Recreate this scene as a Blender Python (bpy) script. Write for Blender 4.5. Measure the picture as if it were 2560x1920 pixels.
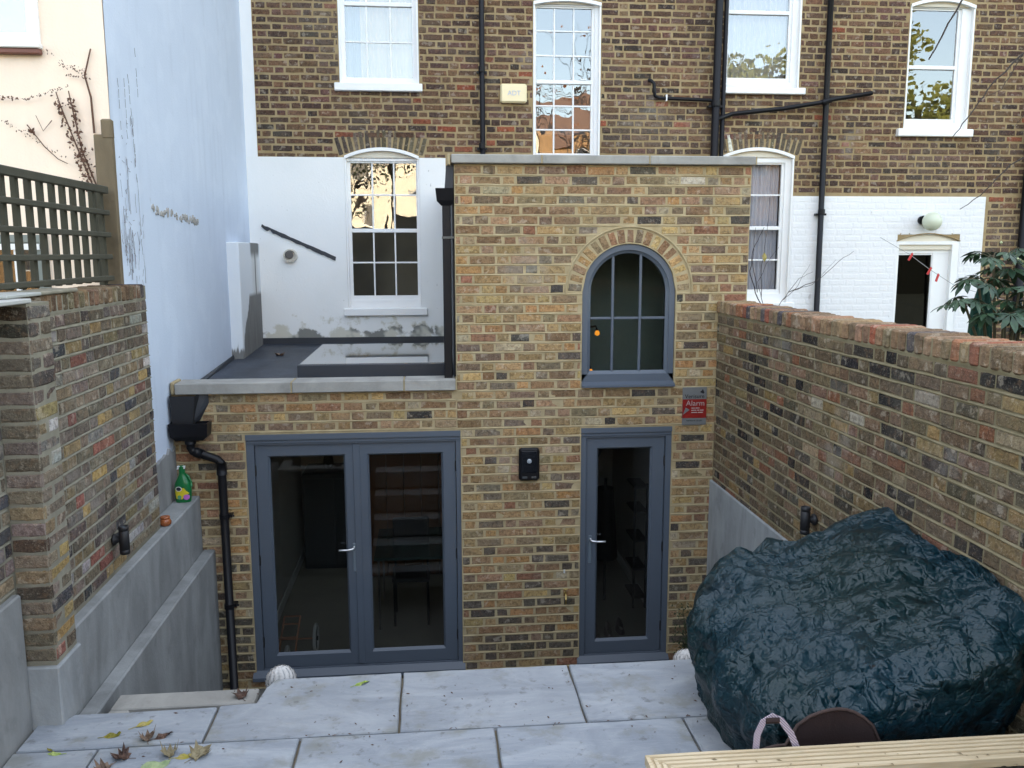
import bpy, math, random
import numpy as np
from mathutils import Vector, Matrix, Euler, noise as mnoise
from math import radians, sin, cos, pi, atan2, sqrt, hypot

for o in list(bpy.data.objects): bpy.data.objects.remove(o, do_unlink=True)
scene = bpy.context.scene
COL = scene.collection
rnd = random.Random(7)

# ------------------------------------------------------------------ camera
F_PX, YAW, PITCH, ROLL = 2158.7, -0.0949, 0.1508, 0.0022
cam_d = bpy.data.cameras.new('camera'); cam = bpy.data.objects.new('camera', cam_d); COL.objects.link(cam)
fwd = Vector((-sin(YAW)*cos(PITCH), cos(YAW)*cos(PITCH), -sin(PITCH)))
rt = Vector((cos(YAW), sin(YAW), 0)); dn = fwd.cross(rt)
r2 = rt*cos(ROLL)+dn*sin(ROLL); d2 = -rt*sin(ROLL)+dn*cos(ROLL)
m3 = Matrix((r2, -d2, -fwd)).transposed()
cam.matrix_world = Matrix.Translation((-1.2603, -7.0727, 3.5722)) @ m3.to_4x4()
cam_d.sensor_fit = 'HORIZONTAL'; cam_d.sensor_width = 36.0; cam_d.lens = 36.0*F_PX/2560
cam_d.clip_start = 0.05; cam_d.clip_end = 2000
scene.camera = cam

# ------------------------------------------------------------------ sky, sun, exposure
SUN_EL, SUN_AZ = radians(14), radians(-12)       # low winter sun behind the terrace: the garden lies in its shade
world = bpy.data.worlds.new('World'); scene.world = world; world.use_nodes = True
wn = world.node_tree; wn.nodes.clear()
wo = wn.nodes.new('ShaderNodeOutputWorld'); wb = wn.nodes.new('ShaderNodeBackground')
sky = wn.nodes.new('ShaderNodeTexSky'); sky.sky_type = 'NISHITA'; sky.sun_disc = False
sky.sun_elevation = SUN_EL; sky.sun_rotation = SUN_AZ
sky.air_density = 1.0; sky.dust_density = 1.3; sky.ozone_density = 1.0
# thin high cloud, the same in every direction: it softens the blue of the clear sky
mixc = wn.nodes.new('ShaderNodeMix'); mixc.data_type = 'RGBA'; mixc.inputs[0].default_value = 0.2
mixc.inputs[7].default_value = (7.4, 6.9, 6.2, 1)
wn.links.new(sky.outputs[0], mixc.inputs[6])
wn.links.new(mixc.outputs[2], wb.inputs[0]); wb.inputs[1].default_value = 0.12
wn.links.new(wb.outputs[0], wo.inputs[0])
sun_d = bpy.data.lights.new('sun', 'SUN'); sun_d.energy = 2.2; sun_d.angle = radians(0.5); sun_d.color = (1.0, 0.90, 0.74)
sun = bpy.data.objects.new('sun', sun_d); COL.objects.link(sun)
sd = Vector((-sin(SUN_AZ)*cos(SUN_EL)*-1, cos(SUN_AZ)*cos(SUN_EL), sin(SUN_EL)))
sun.rotation_euler = (-sd).to_track_quat('-Z', 'Y').to_euler(); sun.location = (0, 20, 20)
vs = scene.view_settings; scene.display_settings.display_device = 'sRGB'
vs.view_transform = 'Standard'; vs.look = 'None'; vs.gamma = 1; vs.use_curve_mapping = False
vs.exposure = 2.85
try:
    scene.cycles.max_bounces = 8; scene.cycles.transparent_max_bounces = 16; scene.cycles.use_denoising = True
    scene.cycles.sample_clamp_indirect = 6
except Exception: pass

# ------------------------------------------------------------------ node helper
class NT:
    def __init__(s, name):
        s.m = bpy.data.materials.new(name); s.m.use_nodes = True; s.t = s.m.node_tree
        s.b = s.t.nodes['Principled BSDF']; s.out = s.t.nodes['Material Output']
    def n(s, typ): return s.t.nodes.new('ShaderNode'+typ)
    def l(s, a, b): s.t.links.new(a, b)
    def setv(s, sock, v):
        if isinstance(v, bpy.types.NodeSocket): s.l(v, sock)
        elif isinstance(v, (tuple, list)) and len(v) == 3 and sock.type == 'RGBA': sock.default_value = (*v, 1)
        else: sock.default_value = v
    def pos(s): return s.n('NewGeometry').outputs['Position']
    def obj(s): return s.n('TexCoord').outputs['Object']
    def map(s, vec, sc=(1,1,1), loc=(0,0,0), rot=(0,0,0)):
        m = s.n('Mapping'); s.l(vec, m.inputs[0]); m.inputs['Scale'].default_value = sc
        m.inputs['Location'].default_value = loc; m.inputs['Rotation'].default_value = rot; return m.outputs[0]
    def noise(s, vec, scale=5, detail=4, rough=0.55, dist=0.0):
        k = s.n('TexNoise'); s.l(vec, k.inputs['Vector']); k.inputs['Scale'].default_value = scale
        k.inputs['Detail'].default_value = detail; k.inputs['Roughness'].default_value = rough
        k.inputs['Distortion'].default_value = dist; return k.outputs[0]
    def ramp(s, f, stops):
        r = s.n('ValToRGB'); s.setv(r.inputs[0], f); e = r.color_ramp.elements
        while len(e) < len(stops): e.new(0.5)
        for i, (p, c) in enumerate(stops):
            e[i].position = p; e[i].color = (c, c, c, 1) if not isinstance(c, tuple) else (*c, 1)
        return r.outputs[0]
    def step(s, f, a, b):            # smooth 0..1 between a and b
        r = s.n('MapRange'); r.interpolation_type = 'SMOOTHSTEP'; s.setv(r.inputs[0], f)
        r.inputs[1].default_value = a; r.inputs[2].default_value = b
        r.inputs[3].default_value = 0; r.inputs[4].default_value = 1; return r.outputs[0]
    def math(s, op, a, b=0.0, c=None):
        k = s.n('Math'); k.operation = op; s.setv(k.inputs[0], a); s.setv(k.inputs[1], b)
        if c is not None: s.setv(k.inputs[2], c)
        return k.outputs[0]
    def mix(s, f, a, b, mode='MIX'):
        k = s.n('Mix'); k.data_type = 'RGBA'; k.blend_type = mode; s.setv(k.inputs[0], f)
        s.setv(k.inputs[6], a); s.setv(k.inputs[7], b); return k.outputs[2]
    def sep(s, v): k = s.n('SeparateXYZ'); s.l(v, k.inputs[0]); return k.outputs
    def bump(s, h, strength=0.3, dist=0.01, normal=None):
        k = s.n('Bump'); s.setv(k.inputs['Height'], h); k.inputs['Strength'].default_value = strength
        k.inputs['Distance'].default_value = dist
        if normal is not None: s.l(normal, k.inputs['Normal'])
        return k.outputs[0]
    def fin(s, col, rough=0.8, normal=None, metal=0.0, spec=None):
        s.setv(s.b.inputs['Base Color'], col); s.setv(s.b.inputs['Roughness'], rough)
        s.b.inputs['Metallic'].default_value = metal
        if spec is not None: s.b.inputs['Specular IOR Level'].default_value = spec
        if normal is not None: s.l(normal, s.b.inputs['Normal'])
        return s.m

def m_plain(name, col, rough=0.6, var=0.12, scale=6, metal=0.0, bump=0.15, bd=0.003, spec=None):
    k = NT(name); p = k.pos(); n = k.noise(p, scale, 5); n2 = k.noise(p, scale*9, 3)
    f = k.math('MULTIPLY_ADD', n, 2*var, 1-var)
    cm = k.n('CombineColor'); 
    for i in range(3): k.l(f, cm.inputs[i])
    c = k.mix(1.0, col, cm.outputs[0], 'MULTIPLY')
    return k.fin(c, rough, k.bump(n2, bump, bd), metal, spec)

def m_brick(name, attr):
    k = NT(name); p = k.pos()
    if attr: a = k.n('Attribute'); a.attribute_name = 'tint'; base = a.outputs['Color']
    else: base = k.n('ObjectInfo').outputs['Color']
    n1 = k.noise(p, 34, 4, 0.6); n2 = k.noise(p, 110, 4, 0.65); n3 = k.noise(k.map(p, (1,1,1), (3,7,1)), 13, 4, 0.6); n4 = k.noise(p, 2.2, 3)
    dark = k.mix(0.7, base, (0.45,0.42,0.42), 'MULTIPLY'); light = k.mix(0.42, base, (0.62,0.54,0.42))
    warm = k.mix(0.35, base, (0.33,0.18,0.09)); n5 = k.noise(k.map(p, (1,1,1), (8,2,5)), 20, 5, 0.65)
    c = k.mix(k.step(n1, 0.46, 0.62), base, dark)
    c = k.mix(k.math('MULTIPLY', k.step(n5, 0.52, 0.62), 0.5), c, warm)
    c = k.mix(k.math('MULTIPLY', k.step(n3, 0.57, 0.64), 0.65), c, light)
    c = k.mix(k.math('MULTIPLY', k.step(n2, 0.57, 0.68), 0.6), c, light)
    c = k.mix(k.math('MULTIPLY', k.step(n2, 0.45, 0.34), 0.8), c, dark)
    c = k.mix(k.math('MULTIPLY', k.step(n4, 0.48, 0.66), 0.35), c, (0.11,0.095,0.075))
    n6 = k.noise(k.map(p, (1,1,1), (2,9,4)), 1.7, 5, 0.6); c = k.mix(k.math('MULTIPLY', k.step(n6, 0.60, 0.72), 0.25), c, (0.42,0.39,0.34))
    h = k.math('ADD', k.math('MULTIPLY', n2, 0.6), n1)
    return k.fin(c, 0.92, k.bump(h, 1.0, 0.010), spec=0.25)

def m_mortar(name, col, col2, wear=0.5):
    k = NT(name); p = k.pos(); n1 = k.noise(p, 9, 5); n2 = k.noise(p, 150, 3); n3 = k.noise(p, 1.3, 4)
    c = k.mix(k.step(n1, 0.35, 0.7), col, col2)
    c = k.mix(k.math('MULTIPLY', k.step(n3, 0.5, 0.7), wear), c, (col[0]*.55, col[1]*.55, col[2]*.52))
    return k.fin(c, 0.95, k.bump(n2, 0.5, 0.003), spec=0.2)

def m_glass(name, tint=(1,1,1), base=0.03, gain=1.0, wave=0.0):
    k = NT(name); k.t.nodes.remove(k.b)
    tr = k.n('BsdfTransparent'); k.setv(tr.inputs[0], tint); gl = k.n('BsdfGlossy'); gl.inputs['Roughness'].default_value = 0.0
    fr = k.n('Fresnel'); fr.inputs[0].default_value = 1.52; mx = k.n('MixShader')
    f = k.math('MULTIPLY_ADD', fr.outputs[0], gain, base); k.l(f, mx.inputs[0])
    if wave > 0:
        n = k.noise(k.map(k.pos(), (1,1,0.5)), 3.0, 2); b = k.bump(n, wave, 0.02); k.l(b, gl.inputs['Normal'])
    k.l(tr.outputs[0], mx.inputs[1]); k.l(gl.outputs[0], mx.inputs[2]); k.l(mx.outputs[0], k.out.inputs[0])
    return k.m
def m_emit(name, col, s):
    k = NT(name); k.b.inputs['Base Color'].default_value = (*col, 1); k.b.inputs['Emission Color'].default_value = (*col, 1)
    k.b.inputs['Emission Strength'].default_value = s; return k.m

def m_render(name, col, dirt, marks=0.0):      # painted render with rain streaks and stains
    k = NT(name); p = k.pos(); n1 = k.noise(k.map(p, (3,3,0.35)), 2.2, 5, 0.6); n2 = k.noise(p, 3, 5); n3 = k.noise(p, 60, 3)
    c = k.mix(k.math('MULTIPLY', k.step(n1, 0.5, 0.75), 0.30), col, dirt)
    c = k.mix(k.math('MULTIPLY', k.step(n2, 0.48, 0.62), 0.30), c, (min(1,col[0]*1.15), min(1,col[1]*1.13), min(1,col[2]*1.1)))
    if marks:
        n4 = k.noise(k.map(p, (5,5,1.6)), 5, 6, 0.7); c = k.mix(k.math('MULTIPLY', k.step(n4, 0.66, 0.70), marks), c, (0.25,0.23,0.2))
    h = k.math('ADD', n3, k.math('MULTIPLY', n2, 1.5))
    return k.fin(c, 0.85, k.bump(h, 0.35, 0.006), spec=0.3)
def m_concrete(name, col=(0.30,0.30,0.285), vert=True):
    k = NT(name); p = k.pos(); q = k.map(p, (1.6,1.6,0.5) if vert else (1,1,1))
    n1 = k.noise(q, 2.6, 6, 0.6, 0.6); n2 = k.noise(p, 55, 4); n3 = k.noise(k.map(p,(1,1,1),(5,2,9)), 6, 6, 0.65)
    c = k.mix(k.step(n1, 0.25, 0.75), tuple(x*0.76 for x in col), tuple(x*1.2 for x in col))
    c = k.mix(k.math('MULTIPLY', k.step(n3, 0.5, 0.78), 0.22), c, tuple(x*1.5 for x in col))
    c = k.mix(k.math('MULTIPLY', k.step(n3, 0.45, 0.28), 0.35), c, tuple(x*0.5 for x in col))
    return k.fin(c, 0.88, k.bump(k.math('ADD', n2, n3), 0.3, 0.006), spec=0.25)
# ------------------------------------------------------------------ mesh helpers
class MB:
    def __init__(s): s.v = []; s.f = []; s.mi = []; s.tint = None; s.cur = 0
    def add(s, vs_, fs_, tint=None):
        k = len(s.v); s.v += [tuple(v) for v in vs_]; s.f += [tuple(i+k for i in f) for f in fs_]; s.mi += [s.cur]*len(fs_)
        if tint is not None:
            if s.tint is None: s.tint = []
            s.tint += [tint]*len(fs_)
        return s
    def box(s, a, b, mat=None):
        (x0,y0,z0),(x1,y1,z1) = a, b
        v = [(x0,y0,z0),(x1,y0,z0),(x1,y1,z0),(x0,y1,z0),(x0,y0,z1),(x1,y0,z1),(x1,y1,z1),(x0,y1,z1)]
        if mat is not None: v = [mat @ Vector(p) for p in v]
        return s.add(v, [(0,3,2,1),(4,5,6,7),(0,1,5,4),(1,2,6,5),(2,3,7,6),(3,0,4,7)])
    def bbox(s, a, b, c=0.004, mat=None):      # box with chamfered edges
        (x0,y0,z0),(x1,y1,z1) = a, b; c = min(c, (x1-x0)*.45, (y1-y0)*.45, (z1-z0)*.45)
        v = []
        for z, e in ((z0,c),(z0+c,0),(z1-c,0),(z1,c)):
            X0,X1,Y0,Y1 = x0+e, x1-e, y0+e, y1-e
            d = c if e == 0 else c*.4
            v += [(X0+d,Y0,z),(X1-d,Y0,z),(X1,Y0+d,z),(X1,Y1-d,z),(X1-d,Y1,z),(X0+d,Y1,z),(X0,Y1-d,z),(X0,Y0+d,z)]
        if mat is not None: v = [mat @ Vector(p) for p in v]
        f = [tuple(range(7,-1,-1)), tuple(range(24,32))]
        for r in range(3):
            for i in range(8): j = (i+1) % 8; f.append((r*8+i, r*8+j, r*8+8+j, r*8+8+i))
        return s.add(v, f)
    def prism(s, poly, axis, a, b):            # polygon extruded; poly ccw seen from +axis
        n = len(poly)
        def P(p, d):
            return {'z': (p[0],p[1],d), 'y': (p[0],d,p[1]), 'x': (d,p[0],p[1])}[axis]
        v = [P(p,a) for p in poly]+[P(p,b) for p in poly]
        f = [tuple(reversed(range(n))), tuple(range(n,2*n))]+[(i,(i+1)%n,(i+1)%n+n,i+n) for i in range(n)]
        if axis == 'y': f = [tuple(reversed(q)) for q in f]
        return s.add(v, f)
    def tube(s, pts, r, n=8, caps=True):
        pts = [Vector(p) for p in pts]; rs = r if isinstance(r, (list,tuple)) else [r]*len(pts)
        v = []; f = []; up = None
        for i, p in enumerate(pts):
            t = (pts[min(i+1,len(pts)-1)]-pts[max(i-1,0)]).normalized()
            if up is None: up = Vector((0,0,1)) if abs(t.z) < .9 else Vector((1,0,0))
            a = t.cross(up).normalized(); b = t.cross(a).normalized(); up = -b if False else a.cross(t)
            for k in range(n):
                w = 2*pi*k/n; v.append(p+(a*cos(w)+b*sin(w))*rs[i])
        for i in range(len(pts)-1):
            for k in range(n): j = (k+1)%n; f.append((i*n+k, i*n+j, i*n+n+j, i*n+n+k))
        if caps: f += [tuple(range(n)), tuple(reversed(range((len(pts)-1)*n, len(pts)*n)))]
        return s.add(v, f)
    def lathe(s, prof, n=20, c=(0,0,0), mat=None):
        v = []; f = []
        for (r, z) in prof:
            for k in range(n): w = 2*pi*k/n; v.append(Vector((c[0]+r*cos(w), c[1]+r*sin(w), c[2]+z)))
        if mat is not None: v = [mat @ p for p in v]
        for i in range(len(prof)-1):
            for k in range(n): j = (k+1)%n; f.append((i*n+k, i*n+j, i*n+n+j, i*n+n+k))
        f += [tuple(reversed(range(n))), tuple(range((len(prof)-1)*n, len(prof)*n))]
        return s.add(v, f)
    def grid(s, fn, nu, nv, closed_u=False):
        v = [fn(i/nu, j/nv) for j in range(nv+1) for i in range(nu+1)]
        f = [(j*(nu+1)+i, j*(nu+1)+i+1, (j+1)*(nu+1)+i+1, (j+1)*(nu+1)+i) for j in range(nv) for i in range(nu)]
        return s.add(v, f)
    def mesh(s, name, mats, smooth=False):
        me = bpy.data.meshes.new(name); me.from_pydata([tuple(v) for v in s.v], [], s.f)
        for m in (mats if isinstance(mats, (list,tuple)) else [mats]): me.materials.append(m)
        if max(s.mi, default=0) > 0: me.polygons.foreach_set('material_index', s.mi)
        if s.tint:
            at = me.attributes.new('tint', 'FLOAT_COLOR', 'FACE'); fl = []
            for t in s.tint: fl += [t[0], t[1], t[2], 1.0]
            at.data.foreach_set('color', fl)
        if smooth: me.polygons.foreach_set('use_smooth', [True]*len(me.polygons))
        me.update(); return me
    def obj(s, name, mats, parent=None, smooth=False, loc=None, label=None, kind=None):
        o = bpy.data.objects.new(name, s.mesh(name, mats, smooth)); COL.objects.link(o)
        if parent is not None: o.parent = parent
        if loc is not None: o.location = loc
        if label: o['label'] = label
        if kind: o['kind'] = kind
        return o
def thing(name, label, cat, loc=(0,0,0), rz=0.0, group=None):
    o = bpy.data.objects.new(name, None); COL.objects.link(o); o.location = loc; o.rotation_euler = (0,0,rz)
    o.empty_display_size = 0.1; o['label'] = label; o['category'] = cat
    if group: o['group'] = group
    return o
def tag(o, label, cat, group=None, kind=None):
    o['label'] = label; o['category'] = cat
    if group: o['group'] = group
    if kind: o['kind'] = kind
    return o
def box_obj(name, a, b, m, parent=None, c=0.0, **kw):
    mb = MB(); (mb.bbox(a, b, c) if c else mb.box(a, b)); return mb.obj(name, m, parent, **kw)
def origin_to(o, p):       # shift a mesh so that its origin sits at p (parent-less meshes built in world coordinates)
    p = Vector(p); o.data.transform(Matrix.Translation(-p)); o.location = p; return o

# ------------------------------------------------------------------ bricks
_vars = {}
def brick_verts(w, h, d, r, ch=0.0075, irr=0.0032):
    j = lambda a: r.uniform(-a, a)
    x, z = w/2, h/2; v = []
    for (sx, sz) in ((-1,-1),(1,-1),(1,1),(-1,1)): v.append((sx*x, d*.9, sz*z))
    o1 = []; i1 = []
    for (sx, sz) in ((-1,-1),(1,-1),(1,1),(-1,1)):
        o1.append((sx*(x-r.uniform(-.001,.0045)), ch*.8+j(irr*.5), sz*(z-r.uniform(-.001,.004))))
        i1.append((sx*(x-ch*r.uniform(.7,1.6)), j(irr*.4), sz*(z-ch*r.uniform(.6,1.3))))
    # mid points along the long edges keep the outline uneven
    ob = (j(x*.4), ch*.8, -z+j(irr)*1.4); ot = (j(x*.4), ch*.8, z+j(irr)*1.4)
    ib = (ob[0], j(.0006), -z+ch*r.uniform(.6,1.5)); it = (ot[0], j(.0006), z-ch*r.uniform(.6,1.5))
    v += o1+i1+[ob, ot, ib, it]          # 4-7 outer, 8-11 inner, 12 ob 13 ot 14 ib 15 it
    f = [(0,1,5,12,4),(1,2,6,5),(2,3,7,13,6),(3,0,4,7),(4,12,14,8),(12,5,9,14),(5,6,10,9),(6,13,15,10),(13,7,11,15),(7,4,8,11),
         (8,14,15,11),(14,9,10,15)]
    return v, f
def brick_mesh(w, h, d, mat, r):
    key = (round(w/.035), round(h/.02), round(d/.05), mat.name, r.randrange(4))
    if key not in _vars:
        kw, kh = max(.02, key[0]*.035), max(.02, key[1]*.02)
        v, f = brick_verts(kw, kh, d, random.Random(str(key)))
        mb = MB(); mb.add(v, f); _vars[key] = (mb.mesh('brick', mat), kw, kh)
    return _vars[key]
def pick(r, pal):
    t = r.random()*sum(p[0] for p in pal)
    for p in pal:
        t -= p[0]
        if t <= 0: break
    k = r.uniform(.78, 1.22); c = p[1]
    return tuple(max(.01, min(.9, x*k*r.uniform(.95,1.05))) for x in c)
def cut(iv, holes, mn=.03):
    out = [iv]
    for a, b in holes:
        nx = []
        for (p, q) in out:
            if b <= p or a >= q: nx.append((p,q)); continue
            if a-p > mn: nx.append((p,a))
            if q-b > mn: nx.append((b,q))
        out = nx
    return out
def bond(u0, u1, z0, z1, gauge, r, holes=lambda a,b:[], S=.215, H=.1025, J=.010, wild=.12, hz=None):
    """Flemish bond in wall coordinates: list of (u, z, w, h)"""
    hz = hz or gauge-.012; res = []; k = 0; z = z1
    while z-gauge*.6 > z0:
        zb = max(z0, z-gauge); u = u0-r.uniform(0,.02)-((S+H+2*J)/2 if k%2 else 0); n = 0
        hh = holes(zb, z)
        while u < u1:
            w = (S if n%2 == 0 else H)
            if r.random() < wild: w = r.choice((S, H, S*.75))
            w *= r.uniform(.965,1.035); a, b = max(u,u0), min(u+w,u1)
            if b-a > .025:
                for (p,q) in cut((a,b), hh): res.append(((p+q)/2, z-gauge/2+r.uniform(-.0032,.0032), q-p, (hz+r.uniform(-.003,.003))*(min(1,(z-zb)/gauge))))
            u += w+J*r.uniform(.8,1.3); n += 1
        z -= gauge; k += 1
    return res
def lay(parent, bricks, pal, mat_o, mat_a, r, rz=0.0, depth=.03, proud=.005, keep=300, nearkey=None, colf=None, origin=(0,0,0), name='brick', stuffname='bricks_beyond', ang=None):
    """bricks in wall coordinates (u,z,w,h[,angle]); local -y is outward. The KEEP that show largest become parts."""
    if nearkey: bricks = sorted(bricks, key=nearkey)
    mb = MB()
    for i, b in enumerate(bricks):
        u, z, w, h = b[:4]; a = b[4] if len(b) > 4 else 0.0
        c = colf(b, r) if colf else None
        if c is None: c = pick(r, pal)
        pr = -proud+r.uniform(-.0022,.0022)
        if i < keep:
            me, kw, kh = brick_mesh(w, h, depth, mat_o, r)
            o = bpy.data.objects.new(name, me); COL.objects.link(o); o.parent = parent
            o.location = (u, pr, z); o.rotation_euler = (r.uniform(-.02,.02), r.gauss(0,.006), r.uniform(-.014,.014))
            if a: o.rotation_euler = (0, a, 0)
            o.scale = (w/kw, 1, h/kh); o.color = (*c, 1)
        else:
            v, f = brick_verts(w, h, depth, r); ca, sa = cos(a), sin(a)
            mb.add([(u+x*ca+zz*sa, y+pr, z-x*sa+zz*ca) for (x,y,zz) in v], f, c)
    if mb.v: mb.obj(stuffname, mat_a, parent, kind='stuff')
def wall_sheet(us, zs, solid, d0, d1, mb):
    """slab in wall coordinates with openings: cells us x zs kept where solid(i,j)"""
    nu, nz = len(us)-1, len(zs)-1
    q = lambda pts: mb.add(pts, [(0,1,2,3)])
    for i in range(nu):
        for j in range(nz):
            if not solid(i,j): continue
            a,b,c,d = us[i],us[i+1],zs[j],zs[j+1]
            q([(a,d0,c),(b,d0,c),(b,d0,d),(a,d0,d)]); q([(b,d1,c),(a,d1,c),(a,d1,d),(b,d1,d)])
            for (di,dj,pts) in ((-1,0,[(a,d1,c),(a,d0,c),(a,d0,d),(a,d1,d)]),(1,0,[(b,d0,c),(b,d1,c),(b,d1,d),(b,d0,d)]),
                                (0,-1,[(a,d1,c),(b,d1,c),(b,d0,c),(a,d0,c)]),(0,1,[(a,d0,d),(b,d0,d),(b,d1,d),(a,d1,d)])):
                ii,jj = i+di, j+dj
                if not (0<=ii<nu and 0<=jj<nz) or not solid(ii,jj): q(pts)
def rect_wall(u0, u1, z0, z1, opens, d0, d1, mb):
    us = sorted(set([u0,u1]+[x for o in opens for x in o[:2] if u0<x<u1])); zs = sorted(set([z0,z1]+[x for o in opens for x in o[2:4] if z0<x<z1]))
    def solid(i,j):
        cu, cz = (us[i]+us[i+1])/2, (zs[j]+zs[j+1])/2
        return not any(o[0]<cu<o[1] and o[2]<cz<o[3] for o in opens)
    wall_sheet(us, zs, solid, d0, d1, mb)
def arch_fill(mb, cx, r, z0, z1, hw, d0, d1, n=16, rise=None):
    """masonry between an arch (centre cx, springing z0) and the square head z1; half width hw, rise for segmental arches"""
    pts = []
    for i in range(n+1):
        x = -hw+2*hw*i/n
        if rise is None: z = z0+sqrt(max(0, r*r-x*x))
        else:
            R_ = (hw*hw+rise*rise)/(2*rise); z = z0+sqrt(R_*R_-x*x)-(R_-rise)
        pts.append((cx+x, z))
    for (a,b),(c,d) in zip(pts[:-1], pts[1:]):
        for dd, rev in ((d0,False),(d1,True)):
            q = [(a,dd,b),(c,dd,d),(c,dd,z1),(a,dd,z1)]; mb.add(q[::-1] if rev else q, [(0,1,2,3)])
        mb.add([(a,d0,b),(a,d1,b),(c,d1,d),(c,d0,d)], [(0,1,2,3)])
    return pts
def mesh_text(s, size, name, mat, parent, loc, rot=(pi/2,0,0), align='CENTER', ext=0.0008, squash=1.0):
    cu = bpy.data.curves.new(name, 'FONT'); cu.body = s; cu.size = size; cu.align_x = align; cu.align_y = 'CENTER'; cu.extrude = ext; cu.resolution_u = 3
    t = bpy.data.objects.new(name+'_tmp', cu); COL.objects.link(t); dg = bpy.context.evaluated_depsgraph_get()
    me = bpy.data.meshes.new_from_object(t.evaluated_get(dg)); bpy.data.objects.remove(t)
    me.materials.clear(); me.materials.append(mat); o = bpy.data.objects.new(name, me); COL.objects.link(o)
    o.parent = parent; o.location = loc; o.rotation_euler = rot; o.scale = (squash,1,1); return o

def pointing(parent, u0, u1, z0, z1, gauge, holes, mat, seed, k=1.0):
    """weather struck bed joints: each sloped to a sharp lower edge standing a little proud, uneven by hand"""
    r = random.Random(seed); mb = MB(); z = z1-gauge
    while z > z0:
        for (a, b) in cut((u0, u1), holes(z-.004, z+.004)):
            n = max(1, int((b-a)/.12)); V = []
            for i in range(n+1):
                u = a+(b-a)*i/n; dz = r.uniform(-.0018,.0018); pr = k*r.uniform(.0045,.0085)
                V += [(u,.002,z+.0055+dz),(u,-pr,z-.0010+dz),(u,-pr*.9,z-.0042+dz),(u,.002,z-.0050+dz)]
            mb.add(V, [(4*i+q,4*i+q+1,4*i+5+q,4*i+4+q) for i in range(n) for q in range(3)])
        z -= gauge
    return mb.obj('bed_pointing', mat, parent, kind='stuff')
# ------------------------------------------------------------------ materials
BR_O, BR_A = m_brick('stock_brick', False), m_brick('stock_brick_run', True)
MORT_E = m_mortar('buff_mortar', (0.34,0.27,0.155), (0.42,0.34,0.205), .35)
MORT_H = m_mortar('old_ochre_mortar', (0.30,0.22,0.115), (0.36,0.275,0.155), .4)
MORT_R = m_mortar('grey_green_mortar', (0.185,0.155,0.092), (0.24,0.205,0.13), .45)
MORT_L = m_mortar('grey_mortar', (0.205,0.19,0.145), (0.27,0.25,0.195), .5)
WHITE = m_plain('white_gloss_paint', (0.80,0.80,0.79), .35, .05, 4, bump=.06)
CREAM = m_plain('cream_paint', (0.70,0.64,0.52), .5, .06, 4)
GREY = m_plain('grey_blue_satin_paint', (0.082,0.100,0.128), .42, .05, 3, bump=.05)
BLACKP = m_plain('black_plastic', (0.006,0.006,0.008), .42, .15, 8, bump=.08, spec=.25)
BLACKM = m_plain('black_matt', (0.012,0.012,0.014), .55, .2, 8)
LEADY = m_plain('dark_flashing', (0.022,0.026,0.034), .5, .25, 5, bump=.3)
STEEL = m_plain('brushed_steel', (0.55,0.56,0.58), .28, .05, 20, 1.0)
BRASS = m_plain('brass', (0.45,0.33,0.13), .35, .1, 20, 1.0)
COPE = m_concrete('cast_stone', (0.32,0.31,0.285), False)
CONC = m_concrete('cement_render', (0.28,0.295,0.30))
CONCD = m_concrete('cement_render_dark', (0.13,0.128,0.12))
GLASS_OLD = m_glass('old_window_glass', base=.16, gain=1.6, wave=.10)
GLASS_DRK = m_glass('door_glass', tint=(.78,.79,.78), base=.012, gain=.9)
BLUEW = m_render('pale_blue_render', (0.56,0.63,0.74), (0.40,0.45,0.54), .3)
CREAMW = m_render('cream_render', (0.88,0.72,0.58), (0.74,0.63,0.50))

def wall_white(name):
    """smooth white render above the flat roof: green-brown tide line and bare cement patches along its foot"""
    k = NT(name); p = k.pos(); sx = k.sep(p); n1 = k.noise(p, 2.1, 5, .6); n2 = k.noise(k.map(p,(1,1,1),(4,1,2)), 4.5, 5, .62); n3 = k.noise(p, 55, 3)
    c = k.mix(k.math('MULTIPLY', k.step(n1, .45, .75), .35), (0.80,0.80,0.78), (0.72,0.73,0.70))
    hgt = k.math('SUBTRACT', sx[2], 2.55)                                     # height over the roof
    a = k.math('MULTIPLY_ADD', n2, -1.35, hgt)                                 # ragged edge
    c = k.mix(k.math('MULTIPLY', k.step(a, -.46, -.60), .6), c, (0.46,0.42,0.29))
    gate = k.step(k.noise(k.map(p,(1,1,1),(9,0,0)), 2.6, 3), .43, .52)
    b = k.math('MULTIPLY_ADD', n2, -.45, hgt)
    c = k.mix(k.math('MULTIPLY', k.step(b, -.06, -.10), gate), c, (0.22,0.22,0.20))
    sp = k.noise(k.map(p,(1,1,.5)), 38, 2); c = k.mix(k.math('MULTIPLY', k.step(sp, .74, .77), .6), c, (0.2,0.19,0.17))
    return k.fin(c, .8, k.bump(k.math('ADD', n3, k.math('MULTIPLY', n1, 2)), .25, .005), spec=.3)
WHITEW = wall_white('white_render_stained')
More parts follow.
